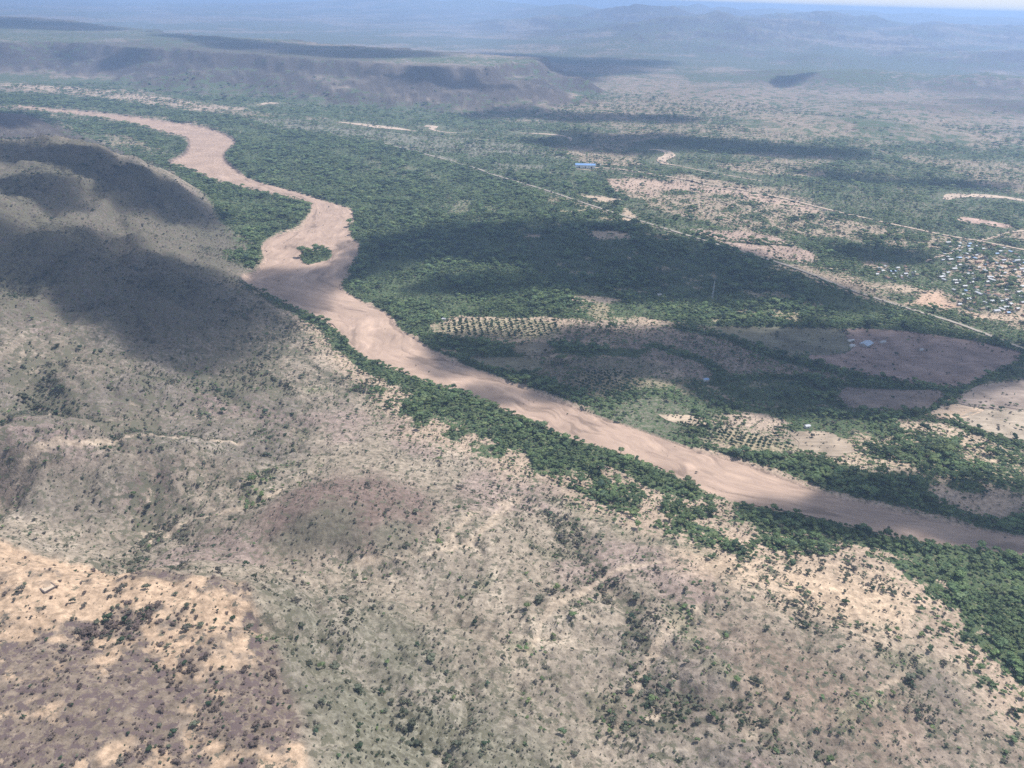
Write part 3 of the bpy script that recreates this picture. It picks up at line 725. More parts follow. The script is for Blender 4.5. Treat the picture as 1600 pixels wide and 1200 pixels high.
DARK_UP = P([(-400, 520), (300, 560), (450, 570), (520, 640), (400, 700), (370, 760), (420, 820), (420, 900), (300, 900), (0, 850), (-400, 850)])
RED_UP = P([(1120, 990), (1260, 1000), (1380, 1050), (1480, 1100), (1560, 1200), (1500, 1300), (1200, 1200), (1130, 1100)])
PALE_SLOPE = P([(1100, 880), (1200, 880), (1300, 885), (1390, 905), (1445, 960), (1455, 1005), (1400, 1000), (1320, 965), (1240, 940), (1160, 920)])
FIELDS = [  # outline, colour, name words
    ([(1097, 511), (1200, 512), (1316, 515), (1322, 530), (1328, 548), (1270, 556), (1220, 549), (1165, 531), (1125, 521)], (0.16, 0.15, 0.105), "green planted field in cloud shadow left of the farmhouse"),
    ([(1318, 514), (1400, 517), (1480, 527), (1540, 537), (1594, 552), (1583, 568), (1530, 593), (1500, 604), (1440, 600), (1360, 586), (1290, 570), (1262, 558), (1329, 549)], FIELD, "wide brown ploughed field around the farmhouse"),
    ([(1318, 606), (1400, 610), (1440, 609), (1470, 613), (1466, 626), (1450, 638), (1400, 643), (1330, 637), (1308, 622)], (0.21, 0.165, 0.14), "dark brown field enclosed by tree lines"),
    ([(1440, 648), (1490, 634), (1532, 640), (1486, 655)], (0.52, 0.39, 0.28), "small pale sandy field by the tree line bend"),
    ([(1486, 653), (1538, 640), (1600, 645), (1700, 655), (1700, 715), (1600, 690), (1560, 679), (1510, 665)], (0.34, 0.28, 0.215), "grey tan field with faint furrows at the right edge"),
    ([(1505, 612), (1560, 598), (1640, 594), (1700, 600), (1700, 648), (1600, 640), (1535, 636), (1496, 629)], (0.27, 0.215, 0.18), "grey brown fallow field at the right edge above the pale ones"),
    ([(1492, 340), (1520, 341), (1578, 352), (1572, 356), (1530, 350), (1500, 345)], (0.42, 0.30, 0.24), "far pinkish field behind a dark hedge near the town"),
    ([(1025, 649), (1080, 650), (1118, 660), (1105, 666), (1060, 662)], (0.40, 0.32, 0.235), "tan clearing above the orchard rows"),
    ([(1232, 676), (1290, 676), (1318, 690), (1333, 703), (1322, 711), (1268, 711), (1250, 700)], (0.30, 0.24, 0.18), "bare tan clearing right of the orchard"),
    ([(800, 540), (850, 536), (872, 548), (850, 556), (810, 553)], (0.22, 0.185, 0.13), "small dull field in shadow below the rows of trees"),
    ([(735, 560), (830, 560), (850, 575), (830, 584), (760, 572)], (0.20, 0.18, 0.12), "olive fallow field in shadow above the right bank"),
]
FIELD_P = [(P(a), c, l) for a, c, l in FIELDS]
ORCHARDS = [  # outline, row spacing, label
    ([(1060, 660), (1100, 669), (1150, 673), (1200, 685), (1250, 701), (1225, 705), (1160, 703), (1120, 692), (1062, 674)], 7.0),
    ([(676, 507), (720, 501), (770, 498), (830, 499), (868, 504), (880, 520), (860, 530), (800, 530), (720, 527), (678, 518)], 9.5),
    ([(900, 585), (960, 578), (1000, 590), (998, 612), (1000, 638), (960, 630), (920, 618), (895, 600)], 7.0)]
ORCH_P = [P(a) for a, s in ORCHARDS]

# ------------------------------------------------------------------ the terrain sheet
def build_ground():
    th = np.concatenate([np.linspace(-180, -56, 24)[:-1], np.linspace(-56, -47, 10)[:-1], np.linspace(-47, 47, 740), np.linspace(47, 56, 10)[1:], np.linspace(56, 180, 24)[1:]])
    th = np.radians(th[:-1])
    dep = np.radians(np.concatenate([np.linspace(89, 54, 14)[:-1], np.linspace(54, 6, 480)[:-1], np.geomspace(6, 0.32, 210)]))
    r = CAM_Z / np.tan(dep)
    r[0] = 4.0
    nt_, nr = len(th), len(r)
    A, Rr = np.meshgrid(th, r)
    x, y = (Rr * np.sin(A)).ravel(), (Rr * np.cos(A)).ravel()
    z = Z(x, y)
    z = np.where(np.hypot(x, y) > 79000, 0, z)
    V = np.stack([x, y, z], 1)
    i = np.arange(nr - 1)[:, None] * nt_
    j = np.arange(nt_)[None]
    j2 = (j + 1) % nt_
    F = np.stack([i + j, i + nt_ + j, i + nt_ + j2, i + j2], -1).reshape(-1, 4)
    F = F[:, ::-1]
    o = mesh_obj("ground", V, F, land_mat("land"), smooth=True)
    soil, T, S, G, plant, _ = cover(x, y)
    # bare rock where the far slopes are steep
    ok = np.hypot(x, y) > 2300
    zg = z.reshape(nr, nt_)
    rr = r[:, None]
    gz = np.abs(np.gradient(zg, axis=0)) / np.maximum(np.gradient(r)[:, None], 1) + np.abs(np.gradient(zg, axis=1)) / np.maximum(rr * np.gradient(th)[None], 1)
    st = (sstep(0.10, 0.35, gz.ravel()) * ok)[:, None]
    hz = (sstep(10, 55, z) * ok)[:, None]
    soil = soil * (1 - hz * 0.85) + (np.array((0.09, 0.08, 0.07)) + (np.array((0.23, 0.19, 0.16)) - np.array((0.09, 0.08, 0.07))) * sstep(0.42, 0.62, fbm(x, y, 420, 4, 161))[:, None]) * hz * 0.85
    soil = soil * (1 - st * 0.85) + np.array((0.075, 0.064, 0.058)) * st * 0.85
    G = np.clip(G * (1 - 0.4 * st[:, 0]), 0, 1)
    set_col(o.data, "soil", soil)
    set_col(o.data, "plant", plant)
    rr_ = np.hypot(x, y)
    set_f(o.data, "coarse", sstep(1800, 4500, rr_))
    far_c = np.maximum(G, T * 0.95 * sstep(2600, 3600, rr_))
    set_f(o.data, "cover", np.where(rr_ > 2600, far_c, np.where(T > 0.5, np.maximum(G, 0.8), G)))
    tag(o, kind="structure")
    return o

def drape(name, outline, mat, step, lift, h=None, smooth=True):
    """a sheet over the land inside an outline"""
    O = np.asarray(outline)
    pts = []
    for a, b in zip(O, np.roll(O, -1, 0)):
        L = np.linalg.norm(b - a); k = max(1, int(L / step))
        for t in range(k):
            pts.append(a + (b - a) * t / k)
    B = np.array(pts)
    lo, hi = B.min(0), B.max(0)
    gx, gy = np.meshgrid(np.arange(lo[0], hi[0], step), np.arange(lo[1], hi[1], step))
    g = np.stack([gx.ravel(), gy.ravel()], 1) + RNG.uniform(-0.3, 0.3, (gx.size, 2)) * step
    g = g[sdist(g[:, 0], g[:, 1], B, 50) > step * 0.4]
    allp = np.vstack([B, g])
    nb = len(B)
    v, e, f, *_ = delaunay_2d_cdt([Vector(p) for p in allp], [], [list(range(nb))], 1, 1e-4)
    v = np.array([tuple(q) for q in v])
    zz = h(v[:, 0], v[:, 1]) if h else Z(v[:, 0], v[:, 1])
    V = np.column_stack([v, zz + lift])
    f = [tuple(q) for q in f]
    n0 = np.cross(V[f[0][1]] - V[f[0][0]], V[f[0][2]] - V[f[0][0]])
    if n0[2] < 0:
        f = [q[::-1] for q in f]
    return mesh_obj(name, V, f, mat, smooth=smooth)

def strip(name, line, hw, mat, lift, crown=0.0):
    line = np.asarray(line)
    hw = np.broadcast_to(hw, (len(line),))
    t = np.gradient(line, axis=0); t /= np.linalg.norm(t, axis=1)[:, None] + 1e-9
    nrm = np.stack([-t[:, 1], t[:, 0]], 1)
    V, F = [], []
    ks = (-1, -0.5, 0, 0.5, 1)
    for k in ks:
        p = line + nrm * (hw * k)[:, None]
        V.append(np.column_stack([p, Z(p[:, 0], p[:, 1]) + lift + crown * (1 - abs(k))]))
    V = np.stack(V, 1).reshape(-1, 3)
    for i in range(len(line) - 1):
        for j in range(4):
            a = i * 5 + j
            F.append((a, a + 5, a + 6, a + 1))
    return mesh_obj(name, V, [f[::-1] for f in F] if np.cross(t[0], nrm[0]) > 0 and False else F, mat, smooth=True)

build_ground()

def sand_mat(name, col, stretch=True):
    mt, n, b = new_mat(name)
    L = n.links.new
    geo = n.nodes.new("ShaderNodeNewGeometry")
    at_ = n.nodes.new("ShaderNodeAttribute"); at_.attribute_name = "flow"
    mp = n.nodes.new("ShaderNodeMapping"); mp.inputs["Scale"].default_value = (1, 1, 1)
    L(at_.outputs["Vector"], mp.inputs["Vector"])
    w1 = n.nodes.new("ShaderNodeTexNoise"); w1.inputs["Scale"].default_value = 1.0; w1.inputs["Detail"].default_value = 7; w1.inputs["Roughness"].default_value = 0.62; w1.inputs["Distortion"].default_value = 1.2
    L(mp.outputs[0], w1.inputs["Vector"])
    n2 = n.nodes.new("ShaderNodeTexNoise"); n2.inputs["Scale"].default_value = 0.02; n2.inputs["Detail"].default_value = 6
    L(geo.outputs["Position"], n2.inputs["Vector"])
    cr_ = n.nodes.new("ShaderNodeValToRGB")
    e = cr_.color_ramp.elements
    e[0].position = 0.32; e[0].color = (col[0] * 0.82, col[1] * 0.81, col[2] * 0.82, 1)
    e[1].position = 0.72; e[1].color = (min(1, col[0] * 1.17), min(1, col[1] * 1.17), min(1, col[2] * 1.15), 1)
    md = e.new(0.5); md.color = (*col, 1)
    L(w1.outputs["Fac"], cr_.inputs[0])
    rp = n.nodes.new("ShaderNodeMapRange"); rp.inputs[1].default_value = 0.3; rp.inputs[2].default_value = 0.7; rp.inputs[3].default_value = 0.85; rp.inputs[4].default_value = 1.12
    L(n2.outputs["Fac"], rp.inputs[0])
    mx = n.nodes.new("ShaderNodeVectorMath"); mx.operation = 'SCALE'
    L(cr_.outputs[0], mx.inputs[0]); L(rp.outputs[0], mx.inputs["Scale"])
    # darker threads of damp sand where the last water ran, paler bars between
    dp_ = n.nodes.new("ShaderNodeAttribute"); dp_.attribute_name = "damp"
    mx2 = n.nodes.new("ShaderNodeVectorMath"); mx2.operation = 'SCALE'
    L(mx.outputs[0], mx2.inputs[0]); L(dp_.outputs["Fac"], mx2.inputs["Scale"])
    L(mx2.outputs[0], b.inputs["Base Color"])
    bp = n.nodes.new("ShaderNodeBump"); bp.inputs["Strength"].default_value = 0.5; bp.inputs["Distance"].default_value = 1.5
    L(w1.outputs["Fac"], bp.inputs["Height"]); L(bp.outputs[0], b.inputs["Normal"])
    return mt
M_SAND = sand_mat("river_sand", SAND)

def build_river():
    # cross sections: the two banks matched by their share of the way
    def resample(Pl, n):
        d = np.concatenate([[0], np.cumsum(np.linalg.norm(np.diff(Pl, axis=0), axis=1))])
        return d
    n = 900
    # match by nearest progress: walk both banks with dynamic pairing on index fractions of the hand-placed points
    pairs_l = np.array([0, 8, 10, 14, 18, 22, 24, 28, 30, 34, 36, 40, 44, 48]) * 4
    pairs_r = np.array([0, 7, 9, 13, 17, 20, 22, 25, 27, 30, 32, 36, 39, 42]) * 4
    il = np.interp(np.linspace(0, 1, n), np.linspace(0, 1, len(pairs_l)), pairs_l)
    ir = np.interp(np.linspace(0, 1, n), np.linspace(0, 1, len(pairs_l)), pairs_r)
    def samp(Pl, i):
        return np.stack([np.interp(i, np.arange(len(Pl)), Pl[:, 0]), np.interp(i, np.arange(len(Pl)), Pl[:, 1])], 1)
    A, B = samp(LB, il), samp(RB, ir)
    wv = fbm(A[:, 0], A[:, 1], 34, 3, 5) - 0.5
    wv2 = fbm(B[:, 0], B[:, 1], 34, 3, 6) - 0.5
    d = (B - A) / np.linalg.norm(B - A, axis=1)[:, None]
    A = A - d * (1 + 22 * wv)[:, None]; B = B + d * (1 + 22 * wv2)[:, None]
    m_ = 56
    tt = np.linspace(0, 1, m_)
    Pm = A[:, None] + (B - A)[:, None] * tt[None, :, None]
    x, y = Pm[..., 0].ravel(), Pm[..., 1].ravel()
    mid = Pm[:, m_ // 2]
    s = np.concatenate([[0], np.cumsum(np.linalg.norm(np.diff(mid, axis=0), axis=1))])
    S_ = np.repeat(s, m_)
    Wd = np.repeat(np.linalg.norm(B - A, axis=1), m_)
    Tt = np.tile(tt, n)
    U = Tt * Wd
    # braided channels: shallow cuts that wander along the bed
    mw = U + 16 * np.sin(S_ / 70) + 30 * (fbm(S_, U, 90, 3, 19) - 0.5)
    br = ridged(S_ * 0.22, mw, 30, 4, 15)
    damp = sstep(0.74, 0.84, br) * sstep(0.32, 0.52, fbm(S_ * 0.4, mw, 60, 3, 18))
    b2 = ridged(S_ * 0.33 + 40, mw * 1.1 + 0.1 * S_, 24, 2, 25)
    thread = sstep(0.90, 0.96, b2)
    bar = sstep(0.55, 0.40, br)
    z = -1.4 - 1.5 * (br - 0.6) + 0.8 * (fbm(S_ * 0.3, U, 30, 3, 16) - 0.5)
    z = np.where((Tt < 0.02) | (Tt > 0.98), -1.5, z)
    V = np.column_stack([x, y, z])
    i = np.arange(n - 1)[:, None] * m_; j = np.arange(m_ - 1)[None]
    F = np.stack([i + j, i + j + 1, i + m_ + j + 1, i + m_ + j], -1).reshape(-1, 4)
    a, b_, c = V[F[:, 0]], V[F[:, 1]], V[F[:, 2]]
    if np.mean(np.cross(b_ - a, c - a)[:, 2]) < 0:
        F = F[:, ::-1]
    o = mesh_obj("river_bed", V, F, M_SAND, smooth=True)
    set_f(o.data, "damp", (1 - 0.34 * damp + 0.14 * bar) * (1 + 0.22 * thread))
    at_ = o.data.attributes.new("flow", 'FLOAT_VECTOR', 'POINT')
    fl = np.column_stack([S_ / 34.0, mw / 15.0, np.zeros(len(U))])
    at_.data.foreach_set("vector", fl.astype(np.float32).ravel())
    tag(o, kind="structure")
build_river()

M_STRIP = sand_mat("pale_wash_sand", (0.47, 0.37, 0.285))
for (q, wd) in W_STRIP[:-1]:
    wob = 1 + 0.5 * (fbm(q[:, 0], q[:, 1], 40, 2, 8) - 0.5)
    o = strip("river_bed", q, wd * wob * 0.62, M_STRIP, 0.8)
    fl = np.array([v.co[:] for v in o.data.vertices]) / 25.0
    set_f(o.data, "damp", np.ones(len(fl)))
    at_ = o.data.attributes.new("flow", 'FLOAT_VECTOR', 'POINT')
    at_.data.foreach_set("vector", fl.astype(np.float32).ravel())
    tag(o, kind="structure")

def field_mat(name, col, ang):
    mt, n, b = new_mat(name)
    L = n.links.new
    geo = n.nodes.new("ShaderNodeNewGeometry")
    mp = n.nodes.new("ShaderNodeMapping"); mp.inputs["Rotation"].default_value = (0, 0, ang); mp.inputs["Scale"].default_value = (0.035, 0.22, 0.1)
    L(geo.outputs["Position"], mp.inputs["Vector"])
    n1 = n.nodes.new("ShaderNodeTexNoise"); n1.inputs["Scale"].default_value = 1.0; n1.inputs["Detail"].default_value = 6; n1.inputs["Roughness"].default_value = 0.65
    L(mp.outputs[0], n1.inputs["Vector"])
    n2 = n.nodes.new("ShaderNodeTexNoise"); n2.inputs["Scale"].default_value = 0.03; n2.inputs["Detail"].default_value = 6
    L(geo.outputs["Position"], n2.inputs["Vector"])
    r1 = n.nodes.new("ShaderNodeMapRange"); r1.inputs[1].default_value = 0.3; r1.inputs[2].default_value = 0.7; r1.inputs[3].default_value = 0.74; r1.inputs[4].default_value = 1.26
    r2 = n.nodes.new("ShaderNodeMapRange"); r2.inputs[1].default_value = 0.3; r2.inputs[2].default_value = 0.7; r2.inputs[3].default_value = 0.62; r2.inputs[4].default_value = 1.32
    L(n1.outputs["Fac"], r1.inputs[0]); L(n2.outputs["Fac"], r2.inputs[0])
    mu = n.nodes.new("ShaderNodeMath"); mu.operation = 'MULTIPLY'
    L(r1.outputs[0], mu.inputs[0]); L(r2.outputs[0], mu.inputs[1])
    mx = n.nodes.new("ShaderNodeVectorMath"); mx.operation = 'SCALE'; mx.inputs[0].default_value = col
    L(mu.outputs[0], mx.inputs["Scale"]); L(mx.outputs[0], b.inputs["Base Color"])
    return mt
for k, (q, c, lab) in enumerate(FIELD_P):
    ol = smooth_line(np.vstack([q, q[:1]]), 6)[:-1]
    ol = ol + np.column_stack([fbm(ol[:, 0], ol[:, 1], 22, 3, 171) - 0.5, fbm(ol[:, 0], ol[:, 1], 22, 3, 173) - 0.5]) * 13
    o = drape("field", ol, field_mat("field_soil", c, 0.5 + 0.4 * (k % 3)), 9.0, 0.45)
    tag(o, lab, kind="structure")

M_ROAD = plain("gravel", (0.33, 0.29, 0.245), 0.95, 0.18, 0.15)
M_ROAD2 = plain("dirt_road", (0.44, 0.345, 0.265), 0.95, 0.2, 0.12)
for k, (q, hw, lab) in enumerate(ROADS):
    tag(strip("road", q, hw, M_ROAD if k == 0 else M_ROAD2, 1.2, 0.5), lab + " across the plain", kind="structure")
for lab, pts, hw in (("pale track leading into the town", [(1445, 410), (1462, 402), (1480, 398), (1492, 390), (1508, 386)], 4.0),
                     ("pale track from the dirt road to the field behind the town", [(1530, 376), (1552, 371), (1575, 364), (1600, 360)], 5.0),
                     ("thin lane running right from the straight road", [(1220, 413), (1255, 417), (1300, 420), (1345, 424)], 2.2),
                     ("track beside the warehouse", [(900, 266), (940, 270), (980, 274), (1010, 280)], 3.0),
                     ("pale lane inside the tree line bend", [(1485, 618), (1478, 630), (1468, 638)], 3.0)):
    tag(strip("path", smooth_line(P(pts), 5), hw, M_ROAD2, 0.7, 0.15), lab, kind="structure")

# ------------------------------------------------------------------ the air
def build_haze():
    a, z0, z1 = 84000.0, -12.0, 480.0
    V = [(-a, -a, z0), (a, -a, z0), (a, a, z0), (-a, a, z0), (-a, -a, z1), (a, -a, z1), (a, a, z1), (-a, a, z1)]
    F = [(0, 3, 2, 1), (4, 5, 6, 7), (0, 1, 5, 4), (1, 2, 6, 5), (2, 3, 7, 6), (3, 0, 4, 7)]
    mt = bpy.data.materials.new("haze_air")
    mt.use_nodes = True
    n = mt.node_tree
    n.nodes.clear()
    v = n.nodes.new("ShaderNodeVolumePrincipled")
    v.inputs["Color"].default_value = (0.43, 0.63, 1.0, 1)
    v.inputs["Density"].default_value = 1.05e-4
    v.inputs["Anisotropy"].default_value = 0.3
    out = n.nodes.new("ShaderNodeOutputMaterial")
    n.links.new(v.outputs[0], out.inputs["Volume"])
    tag(mesh_obj("haze", V, F, mt), kind="stuff")
build_haze()

# ------------------------------------------------------------------ clouds overhead: what throws the shadows on the land
CLOUD_Z = 1350.0
CLOUDS = [  # outline of each shadow as it lies on the land (pixels, height), softness in metres
    ([(-120, 340, 130), (0, 352, 125), (100, 362, 105), (180, 366, 90), (240, 392, 60), (320, 415, 35), (400, 455, 8), (445, 482, 8), (440, 520, 14), (400, 550, 20), (310, 566, 32), (250, 558, 40), (180, 536, 52), (110, 506, 76),
      (60, 470, 90), (0, 430, 112), (-120, 420, 118)], 45),
    ([(556, 378), (640, 362), (740, 352), (900, 346), (1000, 356), (1100, 378), (1240, 415), (1340, 455), (1330, 478), (1250, 482), (1180, 470), (1050, 470), (960, 470), (900, 463), (820, 462), (760, 463), (700, 458), (640, 452),
      (680, 440), (780, 430), (830, 420), (770, 406), (690, 404), (640, 415), (570, 432), (545, 425)], 32),
    ([(655, 528), (720, 522), (800, 524), (900, 508), (1000, 512), (1100, 510), (1250, 508), (1400, 510), (1560, 528), (1700, 560), (1700, 590), (1600, 590), (1540, 620), (1480, 645), (1350, 655), (1230, 645), (1120, 640), (1090, 606), (1030, 590), (1000, 606),
      (930, 625), (870, 614), (830, 600), (760, 580), (700, 565)], 22),
    ([(1130, 796), (1180, 775), (1275, 764), (1330, 745), (1400, 738), (1520, 745), (1620, 752), (1800, 770), (1800, 880), (1620, 858), (1560, 850), (1480, 838), (1400, 850), (1330, 835), (1220, 812)], 20),
    ([(385, 440), (430, 424), (500, 420), (560, 392), (566, 402), (550, 436), (520, 462), (500, 486), (470, 482), (430, 466)], 22),
    ([(660, 560), (720, 572), (730, 590), (690, 586), (665, 572)], 14), ([(740, 600), (800, 606), (830, 622), (800, 628), (752, 616)], 14),
    ([(735, 172), (800, 168), (900, 175), (960, 180), (1060, 182), (1075, 190), (960, 190), (860, 188), (760, 184)], 70),
    ([(800, 218), (880, 212), (900, 208), (1010, 208), (1100, 214), (1180, 222), (1320, 232), (1340, 246), (1220, 244), (1100, 236), (980, 240), (900, 234), (840, 228)], 55),
    ([(-120, 170, 66), (0, 174, 63), (50, 178, 62), (95, 190, 45), (60, 196, 50), (0, 194, 60), (-120, 190, 66)], 30),
    ([(-120, 214, 155), (0, 222, 151), (130, 226, 139), (200, 252, 108), (260, 284, 76), (342, 338, 22), (320, 350, 36), (240, 330, 80), (170, 298, 122), (110, 268, 144), (60, 252, 150), (0, 250, 150), (-120, 250, 155)], 34),
    ([(10, 282, 142), (60, 270, 147), (120, 295, 128), (160, 330, 100), (130, 338, 108), (60, 315, 134)], 30),
    ([(-200, 26, 140), (0, 28, 140), (100, 33, 140), (205, 44, 140), (150, 48, 140), (0, 42, 140), (-200, 40, 140)], 180),
    ([(240, 50, 140), (420, 66, 140), (700, 84, 140), (640, 92, 140), (480, 86, 140), (330, 70, 140)], 120),
    ([(80, 72, 110), (180, 76, 110), (260, 84, 100), (200, 98, 60), (110, 88, 80)], 60),
    ([(575, 112, 60), (640, 108, 90), (690, 106, 100), (740, 116, 80), (795, 130, 30), (770, 140, 5), (700, 134, 20), (630, 126, 30)], 50),
    ([(1285, 382), (1360, 384), (1430, 388), (1460, 400), (1440, 412), (1380, 412), (1330, 404)], 22), ([(1210, 118, 50), (1235, 118, 50), (1268, 114, 60), (1262, 124, 40), (1240, 134, 20), (1214, 136, 10)], 40),
    ([(1260, 268), (1330, 274), (1430, 278), (1580, 284), (1560, 294), (1430, 290), (1320, 280)], 50),
    ([(740, 80), (900, 92), (1060, 96), (1000, 108), (860, 104)], 220),
]
def cloud_mat():
    mt = bpy.data.materials.new("cloud_vapour")
    mt.use_nodes = True
    n = mt.node_tree
    n.nodes.clear()
    v = n.nodes.new("ShaderNodeVolumePrincipled")
    v.inputs["Color"].default_value = (0.97, 0.97, 0.97, 1)
    v.inputs["Density"].default_value = 0.022
    out = n.nodes.new("ShaderNodeOutputMaterial")
    n.links.new(v.outputs[0], out.inputs["Volume"])
    return mt
M_CLOUD = cloud_mat()
def build_cloud(pts, soft):
    Pl = pts[:, :2] + SUN[:2] * ((CLOUD_Z - pts[:, 2:3]) / SUN[2])
    O = smooth_line(np.vstack([Pl, Pl[:1]]), 4)[:-1]
    size = np.linalg.norm(O.max(0) - O.min(0))
    step = max(14.0, soft * 0.55, size / 70)
    # grow the outline a little so that the half-lit edge falls on the drawn one
    lo, hi = O.min(0) - soft, O.max(0) + soft
    gx, gy = np.arange(lo[0], hi[0] + step, step), np.arange(lo[1], hi[1] + step, step)
    X, Y = np.meshgrid(gx, gy)
    sd = sdist(X.ravel(), Y.ravel(), O, soft * 3) + (fbm(X.ravel(), Y.ravel(), soft * 3.2, 4, 131) - 0.5) * soft * 3.2
    t = (np.maximum(sd + soft * 0.55, 0)) / soft
    th = 95 * t ** 1.1 / (1 + 0.35 * t)
    th = np.minimum(th, 240) * (0.75 + 0.5 * fbm(X.ravel(), Y.ravel(), soft * 4, 3, 137))
    ny, nx = X.shape
    th = th.reshape(ny, nx)
    th[0] = th[-1] = 0; th[:, 0] = 0; th[:, -1] = 0
    keep = np.zeros((ny - 1, nx - 1), bool)
    a, b, c, d = th[:-1, :-1], th[:-1, 1:], th[1:, 1:], th[1:, :-1]
    keep = (a > 0) | (b > 0) | (c > 0) | (d > 0)
    idx = np.arange(ny * nx).reshape(ny, nx)
    N = ny * nx
    top = np.column_stack([X.ravel(), Y.ravel(), CLOUD_Z + th.ravel() * 0.8])
    bot = np.column_stack([X.ravel(), Y.ravel(), CLOUD_Z - th.ravel() * 0.2])
    edge = th.ravel() <= 0
    bidx = np.where(edge, np.arange(N), np.arange(N) + N)
    ky, kx = np.nonzero(keep)
    q = np.stack([idx[ky, kx], idx[ky, kx + 1], idx[ky + 1, kx + 1], idx[ky + 1, kx]], 1)
    F = np.vstack([q, bidx[q][:, ::-1]])
    # drop the cells whose top and bottom are the same face
    V = np.vstack([top, bot])
    used = np.unique(F); remap = np.full(2 * N, -1); remap[used] = np.arange(len(used))
    return mesh_obj("cloud", V[used], remap[F], M_CLOUD, smooth=False)
_cp = [p for pts, _ in CLOUDS for p in pts]
_cd = drop([p[0] for p in _cp], [p[1] for p in _cp])
_ci = 0
for pts, soft in CLOUDS:
    tag(build_cloud(_cd[_ci:_ci + len(pts)], soft), kind="structure")
    _ci += len(pts)

# ------------------------------------------------------------------ plants
def ico(sub):
    bm = bmesh.new()
    bmesh.ops.create_icosphere(bm, subdivisions=sub, radius=1.0)
    V = np.array([v.co[:] for v in bm.verts]); F = np.array([[v.index for v in f.verts] for f in bm.faces])
    bm.free()
    return V, F
ICO = {1: ico(1), 2: ico(2)}

def crown_mesh(name, seed, lumps, radius, height, base, mat, sub=2, leaves=150, leaf=0.45, flat=0.75, core=0.82):
    """a crown: uneven leafy lumps round a domed outline, with loose leaf sprays that break the edge"""
    g = np.random.default_rng(seed)
    VV, FF = [], []
    n = 0
    cs = []
    for k in range(lumps):
        a = g.uniform(0, 2 * math.pi)
        q = math.sqrt(g.uniform(0, 1)) * 0.72 if k else 0
        c = np.array([math.cos(a) * q * radius, math.sin(a) * q * radius, base + (height - base) * (0.45 + 0.35 * (1 - q * q) * g.uniform(0.6, 1.15))])
        rr = radius * g.uniform(0.32, 0.52) * (1.15 if k == 0 else 1)
        cs.append((c, rr))
        V, F = ICO[sub]
        V = V.copy()
        d = 1 + 0.55 * (g.uniform(0, 1, len(V)) - 0.5) + 0.25 * np.sin(V @ g.normal(0, 3, 3) + g.uniform(0, 6))
        V = V * d[:, None] * rr * np.array([1, 1, flat]) * core + c
        V[:, 2] = np.maximum(V[:, 2], base * g.uniform(0.6, 1.0))
        VV.append(V); FF.append(F + n); n += len(V)
    L, LF = [], []
    for k in range(leaves):
        c, rr = cs[g.integers(len(cs))]
        d = g.normal(0, 1, 3); d[2] = abs(d[2]) * 0.9 - 0.25; d /= np.linalg.norm(d)
        p = c + d * rr * g.uniform(0.75, 1.18) * np.array([1, 1, flat])
        t = np.cross(d, g.normal(0, 1, 3)); t /= np.linalg.norm(t) + 1e-6
        nn = d * 0.7 + g.normal(0, 0.5, 3); u = np.cross(nn, t); u /= np.linalg.norm(u) + 1e-6
        s1, s2 = leaf * g.uniform(0.6, 1.4), leaf * g.uniform(0.4, 0.9)
        q = [p - t * s1, p - u * s2, p + t * s1, p + u * s2]
        L += q
        LF += [[n, n + 1, n + 2], [n, n + 2, n + 3]]
        n += 4
    V = np.vstack(VV + ([np.array(L)] if L else [])); F = np.vstack(FF + ([np.array(LF)] if LF else []))
    me = bpy.data.meshes.new(name)
    me.from_pydata(V.tolist(), [], F.tolist())
    me.materials.append(mat)
    return me

def trunk_mesh(name, seed, h, r0, spread, mat, limbs=4):
    """a tapered trunk that forks into limbs"""
    g = np.random.default_rng(seed)
    V, F = [], []
    def tube(a, b, ra, rb):
        d = b - a; d = d / (np.linalg.norm(d) + 1e-9)
        t = np.cross(d, [0.3, 1, 0.1]); t /= np.linalg.norm(t); u = np.cross(d, t)
        o = len(V)
        for p, r in ((a, ra), (b, rb)):
            for k in range(6):
                w_ = k * math.pi / 3
                V.append(p + (t * math.cos(w_) + u * math.sin(w_)) * r)
        for k in range(6):
            F.append((o + k, o + (k + 1) % 6, o + 6 + (k + 1) % 6, o + 6 + k))
    f = np.array([g.normal(0, 0.15), g.normal(0, 0.15), h * 0.45])
    tube(np.array([0, 0, -0.8]), f, r0, r0 * 0.72)
    for k in range(limbs):
        a = 2 * math.pi * (k + g.uniform(-0.2, 0.2)) / limbs
        e = f + np.array([math.cos(a) * spread, math.sin(a) * spread, h * g.uniform(0.35, 0.5)])
        m_ = f + (e - f) * 0.5 + np.array([0, 0, -0.15 * h * 0.3])
        tube(f, m_, r0 * 0.55, r0 * 0.4); tube(m_, e, r0 * 0.4, r0 * 0.18)
    me = bpy.data.meshes.new(name)
    me.from_pydata([tuple(v) for v in V], [], F)
    me.materials.append(mat)
    return me

M_BARK = plain("bark", (0.12, 0.095, 0.075), 0.95, 0.3, 2.0)
M_TREE = leaf_mat("tree_leaves", [(0.105, 0.158, 0.080), (0.160, 0.222, 0.096), (0.128, 0.188, 0.096), (0.205, 0.252, 0.112), (0.118, 0.170, 0.100)])
M_DARK = leaf_mat("dark_leaves", [(0.055, 0.092, 0.055), (0.078, 0.115, 0.066), (0.064, 0.102, 0.066)])
M_SHRUB = leaf_mat("shrub_leaves", [(0.135, 0.150, 0.105), (0.170, 0.178, 0.128), (0.115, 0.135, 0.092), (0.19, 0.19, 0.14)])
M_GREYSH = leaf_mat("grey_shrub_twigs", [(0.175, 0.162, 0.135), (0.135, 0.128, 0.105), (0.21, 0.19, 0.16)])
M_DRY = leaf_mat("dry_brush", [(0.16, 0.125, 0.112), (0.19, 0.15, 0.13), (0.13, 0.105, 0.092)])

